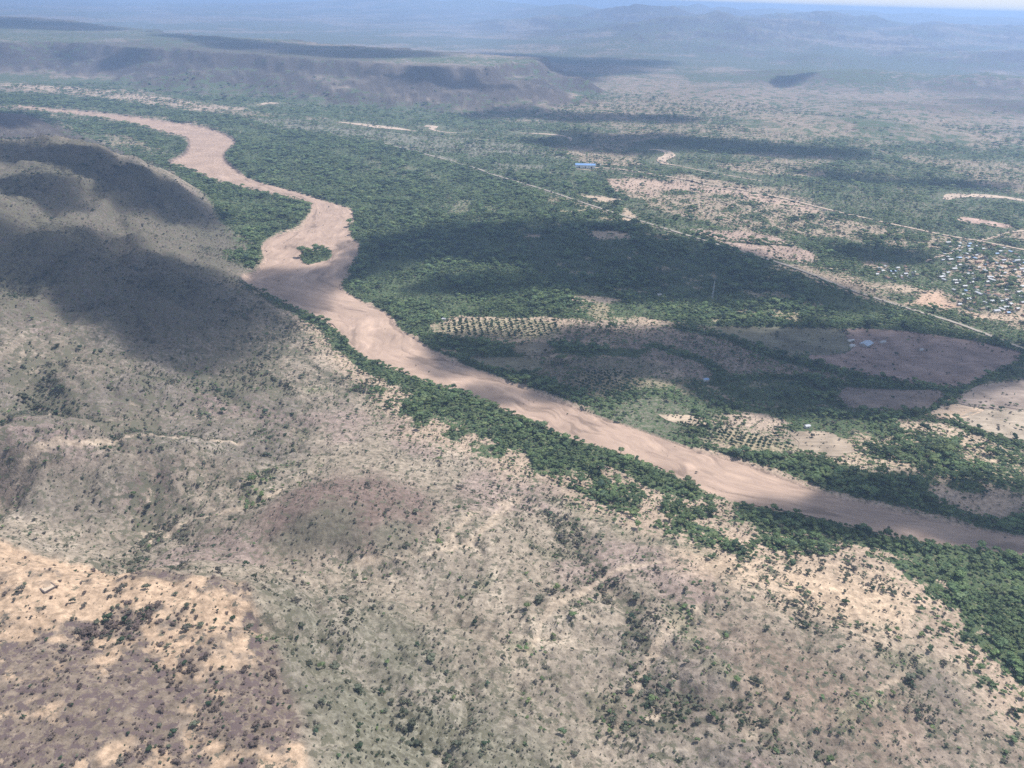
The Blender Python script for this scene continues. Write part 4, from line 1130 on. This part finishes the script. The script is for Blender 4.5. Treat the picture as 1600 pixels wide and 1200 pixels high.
# trees of about unit size 1 = 1 m; crowns roughly 8 m wide
TREE_C = [crown_mesh("tree_crown", 100 + k, 6, 4.2, 6.6 + 0.5 * k, 1.6, M_TREE, 2 if k < 0 else 1, 170, 0.55, 0.72) for k in range(4)]
TREE_T = [trunk_mesh("tree_trunk", 200 + k, 5.0 + 0.4 * k, 0.24, 1.9, M_BARK) for k in range(4)]
DARK_C = [crown_mesh("dark_tree_crown", 120 + k, 6, 4.0, 8.2 + k, 1.8, M_DARK, 1, 170, 0.5, 0.95) for k in range(2)]
DARK_T = [trunk_mesh("dark_tree_trunk", 220 + k, 6.0, 0.26, 1.8, M_BARK) for k in range(2)]
ORCH_C = [crown_mesh("orchard_crown", 140 + k, 5, 2.6, 4.6, 0.6, M_DARK, 1, 90, 0.35, 0.95) for k in range(2)]
ORCH_T = [trunk_mesh("orchard_trunk", 240 + k, 3.0, 0.14, 0.9, M_BARK, 3) for k in range(2)]
SHRUB_G = [crown_mesh("shrub_crown", 160 + k, 5, 1.15, 1.7, 0.0, M_SHRUB, 1, 60, 0.20, 0.8) for k in range(3)]
SHRUB_Y = [crown_mesh("shrub_crown", 170 + k, 4, 1.1, 1.4, 0.0, M_GREYSH, 1, 70, 0.18, 0.75, 0.7) for k in range(2)]
SHRUB_D = [crown_mesh("shrub_crown", 180 + k, 4, 1.2, 1.0, 0.0, M_DRY, 1, 70, 0.2, 0.6, 0.7) for k in range(2)]
SHRUB_T = [crown_mesh("shrub_crown", 190 + k, 4, 1.15, 1.8, 0.0, M_DARK, 1, 60, 0.2, 0.85) for k in range(1)]

def proto(me):
    return bpy.data.objects.new(me.name, me)           # never linked: only a source of shape

def scatter_points(r0, r1, spacing):
    X, Y, Sp = [], [], []
    r = r0
    while r < r1:
        half = math.radians(np.interp(r, [240, 330, 600, 1000, 2500], [54, 50, 46, 40, 36.5]))
        s = spacing(r)
        n = max(1, int(2 * half * r / s))
        a = (np.arange(n) + RNG.uniform(0, 1, n)) / n * 2 * half - half
        rr = r + RNG.uniform(-0.5, 0.5, n) * s
        X.append(rr * np.sin(a)); Y.append(rr * np.cos(a)); Sp.append(np.full(n, s))
        r += s
    return np.concatenate(X), np.concatenate(Y), np.concatenate(Sp)

def instancer(name, pts, rot, scl, idx, protos, kind="stuff"):
    me = bpy.data.meshes.new(name)
    me.vertices.add(len(pts)); me.vertices.foreach_set("co", pts.astype(np.float32).ravel())
    a = me.attributes.new("rot", 'FLOAT_VECTOR', 'POINT'); a.data.foreach_set("vector", np.column_stack([np.zeros_like(rot), np.zeros_like(rot), rot]).astype(np.float32).ravel())
    a = me.attributes.new("scl", 'FLOAT_VECTOR', 'POINT'); a.data.foreach_set("vector", scl.astype(np.float32).ravel())
    a = me.attributes.new("idx", 'INT', 'POINT'); a.data.foreach_set("value", idx.astype(np.int32))
    o = bpy.data.objects.new(name, me)
    COL.objects.link(o)
    ng = bpy.data.node_groups.new(name + "_plants", 'GeometryNodeTree')
    ng.interface.new_socket("Geometry", in_out='INPUT', socket_type='NodeSocketGeometry')
    ng.interface.new_socket("Geometry", in_out='OUTPUT', socket_type='NodeSocketGeometry')
    gi, go = ng.nodes.new("NodeGroupInput"), ng.nodes.new("NodeGroupOutput")
    jn = ng.nodes.new("GeometryNodeJoinGeometry")
    for pr in protos[::-1]:
        oi = ng.nodes.new("GeometryNodeObjectInfo"); oi.inputs["Object"].default_value = pr; oi.inputs["As Instance"].default_value = True
        ng.links.new(oi.outputs["Geometry"], jn.inputs[0])
    ip = ng.nodes.new("GeometryNodeInstanceOnPoints")
    ip.inputs["Pick Instance"].default_value = True
    def attr(nm, ty):
        q = ng.nodes.new("GeometryNodeInputNamedAttribute"); q.data_type = ty; q.inputs["Name"].default_value = nm
        return [s_ for s_ in q.outputs if s_.enabled and s_.name == "Attribute"][0]
    ng.links.new(gi.outputs[0], ip.inputs["Points"]); ng.links.new(jn.outputs[0], ip.inputs["Instance"])
    ng.links.new(attr("idx", 'INT'), ip.inputs["Instance Index"])
    e2r = ng.nodes.new("FunctionNodeEulerToRotation"); ng.links.new(attr("rot", 'FLOAT_VECTOR'), e2r.inputs[0]); ng.links.new(e2r.outputs[0], ip.inputs["Rotation"])
    ng.links.new(attr("scl", 'FLOAT_VECTOR'), ip.inputs["Scale"])
    ng.links.new(ip.outputs[0], go.inputs[0])
    md = o.modifiers.new("plants", 'NODES'); md.node_group = ng
    tag(o, kind=kind)
    return o

def in_view(x, y, z, mx=20):
    px, py, dp = project(np.column_stack([x, y, z]))
    return (px > -mx) & (px < 1600 + mx) & (py > -mx) & (py < 1200 + mx), px, py, dp

CLEAR = [(at(914, 264), 44), (at(914, 272), 40), (at(938, 264), 8), (at(1353, 540), 15), (at(1331, 542), 7), (at(1329, 534), 7), (at(1379, 536), 7), (at(1103, 595), 8), (at(1261, 668), 8), (at(1030, 462), 8), (at(1113, 466), 5)]
def grow_trees():
    x, y, sp_ = scatter_points(270, 4700, lambda r: max(4.0, 0.0033 * r))
    # thin the candidates before the costly look at the land
    soil, T, S, G, plant, zn = cover(x, y)
    keep = RNG.uniform(0, 1, len(x)) < T
    for (q, hw, _) in ROADS:
        keep &= ldist(x, y, q, 40) > hw + 7.0
    keep &= (zn["river"] < -2.0) | (zn["island"] > 0.5)
    for c, rad in CLEAR:
        keep &= np.hypot(x - c[0], y - c[1]) > rad
    x, y, sp_, T = x[keep], y[keep], sp_[keep], T[keep]
    up = zn["up"][keep]
    z = Z(x, y)
    k2 = ~((np.hypot(x, y) > 2300) & (z > 9) & (RNG.uniform(0, 1, len(x)) < 0.9) & (up < 0.5))
    x, y, sp_, T, up, z = x[k2], y[k2], sp_[k2], T[k2], up[k2], z[k2]
    n = len(x)
    dense = sstep(0.5, 0.9, T)
    big = fbm(x, y, 60, 3, 141)
    s = sp_ / 5.4 * (0.66 + 0.26 * dense + 0.7 * (big - 0.5)) * np.exp(RNG.normal(0, 0.36, n)) * np.where(RNG.uniform(0, 1, n) < 0.05, 1.4, 0.93)
    s = np.clip(s, 0.2, 2.8)
    s = np.where(up > 0.5, s * 0.72, s)
    tall = np.clip(4.6 / sp_, 0.42, 0.85)
    scl = np.column_stack([s * RNG.uniform(0.9, 1.15, n), s * RNG.uniform(0.9, 1.15, n), s * RNG.uniform(0.75, 1.1, n) * tall])
    rot = RNG.uniform(0, 6.283, n)
    idx = RNG.integers(0, 4, n)
    dk = RNG.uniform(0, 1, n) < 0.035 + 0.10 * sstep(0.55, 0.7, fbm(x, y, 120, 3, 143))
    idx = np.where(dk, 4 + RNG.integers(0, 2, n), idx)
    return x, y, z, scl, rot, idx, up, T
tx, ty, tz, tscl, trot, tidx, tup, tT = grow_trees()
ok, px, py, dp = in_view(tx, ty, tz)
N_IND = 300
size = np.where(ok, tscl[:, 0] / dp, 0)
isl = sdist(tx, ty, ISLAND, 30) > -4
pick = np.argsort(-size)[:N_IND]
is_ind = np.zeros(len(tx), bool); is_ind[pick] = True
rest = ~is_ind
instancer("forest", np.column_stack([tx, ty, tz])[rest], trot[rest], tscl[rest], tidx[rest], [proto(m_) for m_ in TREE_C + DARK_C])
tq_ = np.quantile(tscl[pick, 0], [0.4, 0.8])
for k in pick:
    i = int(tidx[k])
    C, Tk = (TREE_C[i], TREE_T[i]) if i < 4 else (DARK_C[i - 4], DARK_T[i - 4])
    e = empty("tree", (tx[k], ty[k], tz[k]), trot[k])
    e.scale = tscl[k]
    o = bpy.data.objects.new("crown", C); COL.objects.link(o); o.parent = e
    o = bpy.data.objects.new("trunk", Tk); COL.objects.link(o); o.parent = e
    kind_ = "tall dark green tree" if i >= 4 else "broad round green tree"
    if tup[k] > 0.5:
        where = "in the scrub of the near hillside"; grp = "trees scattered over the near hillside"
    elif px[k] > 1150 and py[k] > 780:
        where = "in the dense wood at lower right"; grp = "trees of the wood at lower right"
    else:
        where = "on the near river bank"; grp = "trees of the near river bank"
    sz_ = "very large " if tscl[k, 0] > tq_[1] else "large " if tscl[k, 0] > tq_[0] else "middle-sized "
    edge = ""
    if tup[k] <= 0.5:
        dr_ = -sdist(tx[k:k + 1], ty[k:k + 1], RIVER, 300)[0]
        edge = " close to the sand" if dr_ < 14 else " well back from the sand" if dr_ > 60 else ""
    kind_ = sz_ + kind_.replace("tall ", "").replace("broad ", "")
    tag(e, kind_ + " " + where + edge, "tree", ("dark " if i >= 4 else "") + grp + ", " + sz_.strip() + edge)

def grow_shrubs():
    x, y, sp_ = scatter_points(240, 2700, lambda r: max(2.7, 0.0029 * r))
    soil, T, S, G, plant, zn = cover(x, y)
    clump = sstep(0.30, 0.62, fbm(x, y, 14, 2, 151)) * (0.35 + 1.0 * sstep(0.38, 0.62, fbm(x, y, 65, 3, 153)))
    keep = RNG.uniform(0, 1, len(x)) < S * (0.14 + 0.55 * clump)
    keep &= T < 0.8
    keep &= (zn["river"] < -1.0)
    keep |= (zn["river"] > 4) & (RNG.uniform(0, 1, len(x)) < 0.0035) & (zn["island"] < 0.2)
    x, y, sp_ = x[keep], y[keep], sp_[keep]
    S = S[keep]; zn = {a: b[keep] for a, b in zn.items()}
    z = Z(x, y)
    n = len(x)
    s = np.maximum(sp_ / 3.7, 0.85) * 0.98 * np.exp(RNG.normal(0, 0.52, n)) * (1 - 0.2 * zn["mount"])
    s *= 0.8 + 0.5 * zn["gul"]
    s = np.clip(s, 0.4, 3.6)
    scl = np.column_stack([s * RNG.uniform(0.85, 1.25, n), s * RNG.uniform(0.85, 1.25, n), s * RNG.uniform(0.7, 1.1, n)])
    rot = RNG.uniform(0, 6.283, n)
    u = RNG.uniform(0, 1, n)
    gp = 0.36 + 0.3 * zn["gul"] + 0.25 * zn["slope"]
    idx = np.where(u < gp, RNG.integers(0, 3, n), 3 + RNG.integers(0, 2, n))
    idx = np.where((zn["plateau"] > 0.5) & (RNG.uniform(0, 1, n) < 0.35 + 0.5 * zn["brush"]), 5 + RNG.integers(0, 2, n), idx)
    idx = np.where(RNG.uniform(0, 1, n) < 0.10, 7, idx)
    return x, y, z, scl, rot, idx, zn
sx, sy, sz, sscl, srot, sidx, szn = grow_shrubs()
sz = np.where(szn["river"] > 2, -1.5, sz)
ok, px, py, dp = in_view(sx, sy, sz, 0)
size = np.where(ok, sscl[:, 0] / dp, 0)
pick = np.argsort(-size)[:300]
is_ind = np.zeros(len(sx), bool); is_ind[pick] = True
rest = ~is_ind
SH = SHRUB_G + SHRUB_Y + SHRUB_D + SHRUB_T
instancer("shrubbery", np.column_stack([sx, sy, sz])[rest], srot[rest], sscl[rest], sidx[rest], [proto(m_) for m_ in SH])
sq_ = np.quantile(sscl[pick, 0], [0.4, 0.8])
for k in pick:
    i = int(sidx[k])
    o = bpy.data.objects.new("shrub", SH[i]); COL.objects.link(o)
    o.location = (sx[k], sy[k], sz[k]); o.rotation_euler = (0, 0, srot[k]); o.scale = sscl[k]
    col = "grey green leafy" if i < 3 else "grey twiggy" if i < 5 else "dry brown" if i < 7 else "dark green"
    if szn["plateau"][k] > 0.5: where = "on the orange sand plateau at lower left"
    elif szn["slope"][k] > 0.5: where = "on the olive slope right of the plateau"
    elif szn["mount"][k] > 0.5: where = "on the big shaded hill at the left"
    else: where = "on the stony gullied hillside in front"
    sz_ = "big" if sscl[k, 0] > sq_[1] else "middle-sized" if sscl[k, 0] > sq_[0] else "smaller"
    tag(o, sz_ + " " + col + " shrub " + where, "shrub", sz_ + " " + col + " shrubs " + where)
print("PLANTS", len(tx), len(sx))

# ------------------------------------------------------------------ orchards: rows one can count
def plant_orchards():
    spec = [("in the orchard rows by the right river bank", "orchard trees by the right river bank", 0.95, math.radians(62), 130),
            ("in the long rows of the pale orchard beside the forest", "orchard trees beside the forest", 1.15, math.radians(8), 170),
            ("in the shaded plantation above the right bank", "plantation trees above the right bank", 1.0, math.radians(50), 0)]
    for (q, sp_), (where, grp, sc, ang, lim) in zip([(a, b[1]) for a, b in zip(ORCH_P, ORCHARDS)], spec):
        c = q.mean(0); R = np.linalg.norm(q - c, axis=1).max()
        k = int(R / sp_) + 1
        u, v = np.meshgrid(np.arange(-k, k + 1) * sp_, np.arange(-k, k + 1) * sp_ * 0.82)
        u = u.ravel() + RNG.normal(0, 0.35, u.size); v = v.ravel() + RNG.normal(0, 0.35, v.size)
        x, y = c[0] + u * math.cos(ang) - v * math.sin(ang), c[1] + u * math.sin(ang) + v * math.cos(ang)
        m_ = (sdist(x, y, q, 30) > 1) & (RNG.uniform(0, 1, len(x)) < 0.9)
        x, y = x[m_], y[m_]
        z = Z(x, y)
        _, px, py, dp = in_view(x, y, z)
        od = np.argsort(dp)
        x, y, z = x[od], y[od], z[od]
        s = sc * np.exp(RNG.normal(0, 0.16, len(x))); rot = RNG.uniform(0, 6.283, len(x)); idx = RNG.integers(0, 2, len(x))
        for j in range(min(lim, len(x))):
            e = empty("orchard_tree", (x[j], y[j], z[j]), rot[j]); e.scale = (s[j], s[j], s[j] * 1.05)
            o = bpy.data.objects.new("crown", ORCH_C[idx[j]]); COL.objects.link(o); o.parent = e
            o = bpy.data.objects.new("trunk", ORCH_T[idx[j]]); COL.objects.link(o); o.parent = e
            tag(e, "small dark round tree " + where, "tree", grp)
        if len(x) > lim:
            t = slice(lim, None)
            instancer("orchard_foliage", np.column_stack([x, y, z])[t], rot[t], np.column_stack([s, s, s])[t], idx[t], [proto(m2) for m2 in ORCH_C])
        print("ORCHARD", len(x))
plant_orchards()

# ------------------------------------------------------------------ buildings
def box_mesh(name, x0, x1, y0, y1, z0, z1, mat):
    V = [(x0, y0, z0), (x1, y0, z0), (x1, y1, z0), (x0, y1, z0), (x0, y0, z1), (x1, y0, z1), (x1, y1, z1), (x0, y1, z1)]
    F = [(0, 3, 2, 1), (4, 5, 6, 7), (0, 1, 5, 4), (1, 2, 6, 5), (2, 3, 7, 6), (3, 0, 4, 7)]
    me = bpy.data.meshes.new(name); me.from_pydata(V, [], F); me.materials.append(mat)
    return me
def gable_mesh(name, L, W, z0, rise, over, mat, th=0.14):
    """two sloping sheets with real thickness over a wall of L by W"""
    a, b = L / 2 + over, W / 2 + over
    d = rise * over / (W / 2)
    prof = [(-b, z0 - d), (0, z0 + rise), (b, z0 - d), (b, z0 - d + th), (0, z0 + rise + th), (-b, z0 - d + th)]
    V = [(-a, y, z) for y, z in prof] + [(a, y, z) for y, z in prof]
    F = [(0, 1, 7, 6), (1, 2, 8, 7), (2, 3, 9, 8), (3, 4, 10, 9), (4, 5, 11, 10), (5, 0, 6, 11), (0, 5, 4, 1), (1, 4, 3, 2), (6, 7, 10, 11), (7, 8, 9, 10)]
    me = bpy.data.meshes.new(name); me.from_pydata(V, [], F); me.materials.append(mat)
    return me
def gwall_mesh(name, L, W, h, rise, mat):
    a, b = L / 2, W / 2
    prof = [(-b, -0.6), (b, -0.6), (b, h), (0, h + rise), (-b, h)]
    V = [(-a, y, z) for y, z in prof] + [(a, y, z) for y, z in prof]
    F = [(4, 3, 2, 1, 0), (5, 6, 7, 8, 9)] + [(i, (i + 1) % 5, 5 + (i + 1) % 5, 5 + i) for i in range(5)]
    me = bpy.data.meshes.new(name); me.from_pydata(V, [], F); me.materials.append(mat)
    bm = bmesh.new(); bm.from_mesh(me); bmesh.ops.recalc_face_normals(bm, faces=bm.faces); bm.to_mesh(me); bm.free()
    return me
def link(name, me, parent, loc=(0, 0, 0)):
    o = bpy.data.objects.new(name, me); COL.objects.link(o); o.parent = parent; o.location = loc
    return o
M_WALLS = [plain("mud_wall", (0.36, 0.27, 0.20)), plain("white_wall", (0.68, 0.65, 0.60)), plain("grey_wall", (0.42, 0.39, 0.36))]
M_ROOFS = {"bright tin": plain("bright_tin", (0.50, 0.50, 0.50), 0.55, 0.12, 0.5), "dull grey tin": plain("grey_tin", (0.42, 0.43, 0.45), 0.5, 0.15, 0.5),
           "rusty brown": plain("rusty_tin", (0.27, 0.17, 0.125), 0.8, 0.3, 0.5), "pale blue": plain("blue_tin", (0.28, 0.40, 0.58), 0.5, 0.1, 0.5), "thatched": plain("thatch", (0.26, 0.21, 0.15), 0.95, 0.3, 1.0)}
M_DOOR = plain("door_paint", (0.10, 0.09, 0.085), 0.7)
HOUSE = {}
def house(roofk, wk, L, W, h, rise):
    key = (roofk, wk, L, W)
    if key not in HOUSE:
        HOUSE[key] = (gwall_mesh("house_wall", L, W, h, rise, M_WALLS[wk]), gable_mesh("house_roof", L, W, h + 0.02, rise, 0.5, M_ROOFS[roofk]), box_mesh("house_door", -0.5, 0.5, -W / 2 - 0.06, -W / 2 + 0.02, 0, 2.0, M_DOOR))
    return HOUSE[key]
def build_town():
    tn = P([(1478, 380), (1540, 382), (1600, 397), (1640, 405), (1640, 520), (1600, 500), (1570, 470), (1540, 455), (1500, 448), (1470, 440), (1470, 415)])
    west = P([(1385, 418), (1425, 418), (1430, 432), (1400, 440), (1370, 432), (1365, 420)])
    south = P([(1490, 452), (1545, 452), (1600, 470), (1640, 500), (1640, 520), (1560, 490), (1500, 480)])
    spots = []
    def put(q, n, gap):
        lo, hi = q.min(0), q.max(0)
        t = 0
        while n > 0 and t < 6000:
            t += 1
            p = RNG.uniform(lo, hi)
            if sdist(p[:1], p[1:], q, 10)[0] < 0: continue
            if any((p[0] - a[0]) ** 2 + (p[1] - a[1]) ** 2 < gap * gap for a in spots): continue
            if any(ldist(p[:1], p[1:], rd[0], 40)[0] < 14 for rd in ROADS): continue
            spots.append(p); n -= 1
    put(tn, 150, 17); put(west, 22, 12); put(south, 28, 15)
    kinds = ["bright tin"] * 7 + ["dull grey tin"] * 6 + ["rusty brown"] * 4 + ["thatched"] * 4 + ["pale blue"]
    for k, p in enumerate(spots):
        rk = kinds[RNG.integers(len(kinds))]
        L, W = [(6.5, 4.5), (8, 5), (11, 5.5), (5.5, 4), (15, 6)][RNG.choice(5, p=[.32, .28, .16, .18, .06])]
        wl, rf, dr = house(rk, int(RNG.integers(3)), L, W, 2.7, 1.1)
        e = empty("town_house", (p[0], p[1], float(Z(p[:1], p[1:])[0]) + 0.3), float(RNG.normal(0.3, 0.12) + (math.pi / 2 if RNG.uniform() < 0.35 else 0)))
        link("wall", wl, e); link("roof", rf, e); link("door", dr, e)
        where = "in the dense town at the right edge" if k < 150 else "in the hamlet beside the pale track" if k < 172 else "on bare earth just below the town"
        tag(e, ("long " if L > 10 else "small ") + rk + " roofed house " + where, "house", rk + " roofed houses " + where)
build_town()

def place(px, py):
    p = at(px, py)
    return (p[0], p[1], float(Z(p[:1], p[1:])[0]))
def build_warehouse():
    x, y, z = place(914, 264)
    e = empty("warehouse", (x, y, z), 0.02)
    L, W, h = 58, 18, 9
    link("wall", gwall_mesh("warehouse_wall", L, W, h, 3.2, plain("whitewash", (0.82, 0.81, 0.78), 0.8, 0.05)), e)
    link("roof", gable_mesh("warehouse_roof", L, W, h + 0.05, 3.2, 0.8, plain("blue_roof", (0.17, 0.30, 0.54), 0.6, 0.08, 0.3), 0.25), e)
    for k in range(3):
        link("door", box_mesh("warehouse_door", -2.2, 2.2, -W / 2 - 0.12, -W / 2 + 0.02, 0, 5.2, M_DOOR), e, (-18 + 18 * k, 0, 0))
    tag(e, "long white warehouse with a blue roof beside the far dirt road", "warehouse")
    x, y, z = place(938, 264)
    e = empty("water_tank", (x, y, z))
    V, F = [], []
    for k in range(12):
        a = k * math.pi / 6
        V += [(2.2 * math.cos(a), 2.2 * math.sin(a), 7), (2.2 * math.cos(a), 2.2 * math.sin(a), 10.2)]
    F = [(2 * k, (2 * k + 2) % 24, (2 * k + 3) % 24, 2 * k + 1) for k in range(12)] + [tuple(range(1, 24, 2)), tuple(range(22, -1, -2))]
    me = bpy.data.meshes.new("tank"); me.from_pydata(V, [], F); me.materials.append(M_WALLS[1])
    link("tank", me, e)
    for sx_ in (-1, 1):
        for sy_ in (-1, 1):
            link("leg", box_mesh("tank_leg", -0.18, 0.18, -0.18, 0.18, -0.3, 7.0, M_WALLS[2]), e, (1.4 * sx_, 1.4 * sy_, 0))
    tag(e, "pale water tank on legs right of the blue roofed warehouse", "water tank")
build_warehouse()
def build_farm():
    x, y, z = place(1353, 540)
    e = empty("farmhouse", (x, y, z + 0.4), 0.75)
    L, W, h = 18, 11, 3.4
    link("wall", gwall_mesh("farm_wall", L, W, h, 2.0, M_WALLS[2]), e)
    link("roof", gable_mesh("farm_roof", L, W, h + 0.03, 2.0, 1.2, plain("blue_grey_tin", (0.40, 0.47, 0.56), 0.5, 0.1, 0.4), 0.18), e)
    for k in range(2):
        link("door", box_mesh("farm_door", -0.55, 0.55, -W / 2 - 0.07, -W / 2 + 0.02, 0, 2.1, M_DOOR), e, (-4 + 7 * k, 0, 0))
        link("window", box_mesh("farm_window", -0.7, 0.7, -W / 2 - 0.06, -W / 2 + 0.02, 1.0, 2.1, M_DOOR), e, (-7 + 7 * k, 0, 0))
    tag(e, "farmhouse with a blue grey tin roof in the brown field", "farmhouse")
    for px, py, rk, lab, L, W in ((1331, 542, "bright tin", "white roofed shed just left of the farmhouse", 7, 5), (1329, 534, "bright tin", "narrow pale shed behind and left of the farmhouse", 9, 4),
                                   (1379, 536, "dull grey tin", "low grey shed right of the farmhouse", 8, 4), (1439, 548, "bright tin", "tiny white hut alone in the ploughed field", 4, 3),
                                   (1103, 595, "pale blue", "small blue roofed hut by the shaded tree line", 6, 5), (1261, 668, "dull grey tin", "small grey hut at the edge of the tan clearing", 6, 4),
                                   (1030, 462, "bright tin", "pale hut in the forest clearing", 6, 4), (693, 500, "dull grey tin", "hut among the pale orchard rows", 6, 4)):
        x, y, z = place(px, py)
        wl, rf, dr = house(rk, 1, L, W, 2.4, 0.8)
        e = empty("shed", (x, y, z + 0.4), 0.35)
        link("wall", wl, e); link("roof", rf, e); link("door", dr, e)
        tag(e, lab, "shed")
build_farm()

M_STEEL = plain("galvanised_steel", (0.55, 0.57, 0.58), 0.5, 0.1, 0.5)
def bars_mesh(name, segs, r, mat):
    V, F = [], []
    for a, b in segs:
        a, b = np.array(a, float), np.array(b, float)
        d = (b - a) / (np.linalg.norm(b - a) + 1e-9)
        t = np.cross(d, [0.31, 0.95, 0.2]); t /= np.linalg.norm(t); u = np.cross(d, t)
        o = len(V)
        for p in (a, b):
            for k in range(4):
                w_ = k * math.pi / 2
                V.append(p + (t * math.cos(w_) + u * math.sin(w_)) * r)
        F += [(o + k, o + (k + 1) % 4, o + 4 + (k + 1) % 4, o + 4 + k) for k in range(4)]
    me = bpy.data.meshes.new(name); me.from_pydata([tuple(v) for v in V], [], F); me.materials.append(mat)
    return me
def build_mast():
    x, y, z = place(1113, 466)
    e = empty("lattice_mast", (x, y, z), 0.4)
    H, b = 31.0, 1.9
    def c(k, t):
        a = math.radians(45 + 90 * k); w_ = b * (1 - 0.86 * t)
        return (w_ * math.cos(a), w_ * math.sin(a), H * t)
    for k in range(4):
        link("leg", bars_mesh("mast_leg", [(c(k, 0), c(k, 1))], 0.14, M_STEEL), e)
    br = []
    lv = [0, .14, .27, .39, .5, .6, .69, .77, .85, .92, 1]
    for t0, t1 in zip(lv[:-1], lv[1:]):
        for k in range(4):
            br += [(c(k, t0), c((k + 1) % 4, t1)), (c(k, t1), c((k + 1) % 4, t1))]
    link("bracing", bars_mesh("mast_bracing", br, 0.07, M_STEEL), e)
    link("antenna", bars_mesh("mast_antenna", [((0, 0, H), (0, 0, H + 4))], 0.08, M_STEEL), e)
    tag(e, "tall thin lattice mast rising from the sunlit forest strip", "mast")
build_mast()
def build_poles():
    ln = ROADS[0][0]
    d = np.concatenate([[0], np.cumsum(np.linalg.norm(np.diff(ln, axis=0), axis=1))])
    a = bars_mesh("pole_shaft", [((0, 0, -0.5), (0, 0, 12.5))], 0.17, M_STEEL)
    b = bars_mesh("pole_arm", [((-1.6, 0, 11.6), (1.6, 0, 11.6))], 0.1, M_STEEL)
    lab = 0
    s0 = 0
    for s in np.arange(40, d[-1], 85.0):
        p = np.array([np.interp(s, d, ln[:, 0]), np.interp(s, d, ln[:, 1])])
        q = np.array([np.interp(s + 5, d, ln[:, 0]), np.interp(s + 5, d, ln[:, 1])]) - p
        q /= np.linalg.norm(q)
        p = p + np.array([-q[1], q[0]]) * 12
        z = float(Z(p[:1], p[1:])[0])
        ok_, px, py, dp_ = in_view(p[:1], p[1:], np.array([z]), 0)
        if not ok_[0] or dp_[0] > 2300: continue
        e = empty("power_pole", (p[0], p[1], z), math.atan2(q[1], q[0]) + math.pi / 2)
        link("shaft", a, e); link("cross_arm", b, e)
        tag(e, "thin grey power pole standing along the straight road", "power pole", "power poles along the straight road")
build_poles()
def build_pad():
    x, y, z = map(float, drop(75, 918)[0])
    e = empty("stone_foundation", (x, y, z), math.radians(56))
    mp = plain("pale_screed", (0.46, 0.37, 0.28), 0.95, 0.1, 0.4); ms = plain("dark_stone", (0.13, 0.105, 0.095), 0.95, 0.3, 0.8)
    link("slab", box_mesh("slab", -3.4, 3.4, -2.6, 2.6, -2.5, 0.10, mp), e)
    for nm, q in (("a", (-4.2, 4.2, -3.4, -2.62)), ("b", (-4.2, 4.2, 2.62, 3.4)), ("c", (-4.2, -3.42, -2.62, 2.62)), ("d", (3.42, 4.2, -2.62, 2.62))):
        link("kerb_wall", box_mesh("kerb_wall", *q, -2.5, 0.28, ms), e)
    tag(e, "square stone foundation with a pale floor on the orange plateau", "foundation")
build_pad()
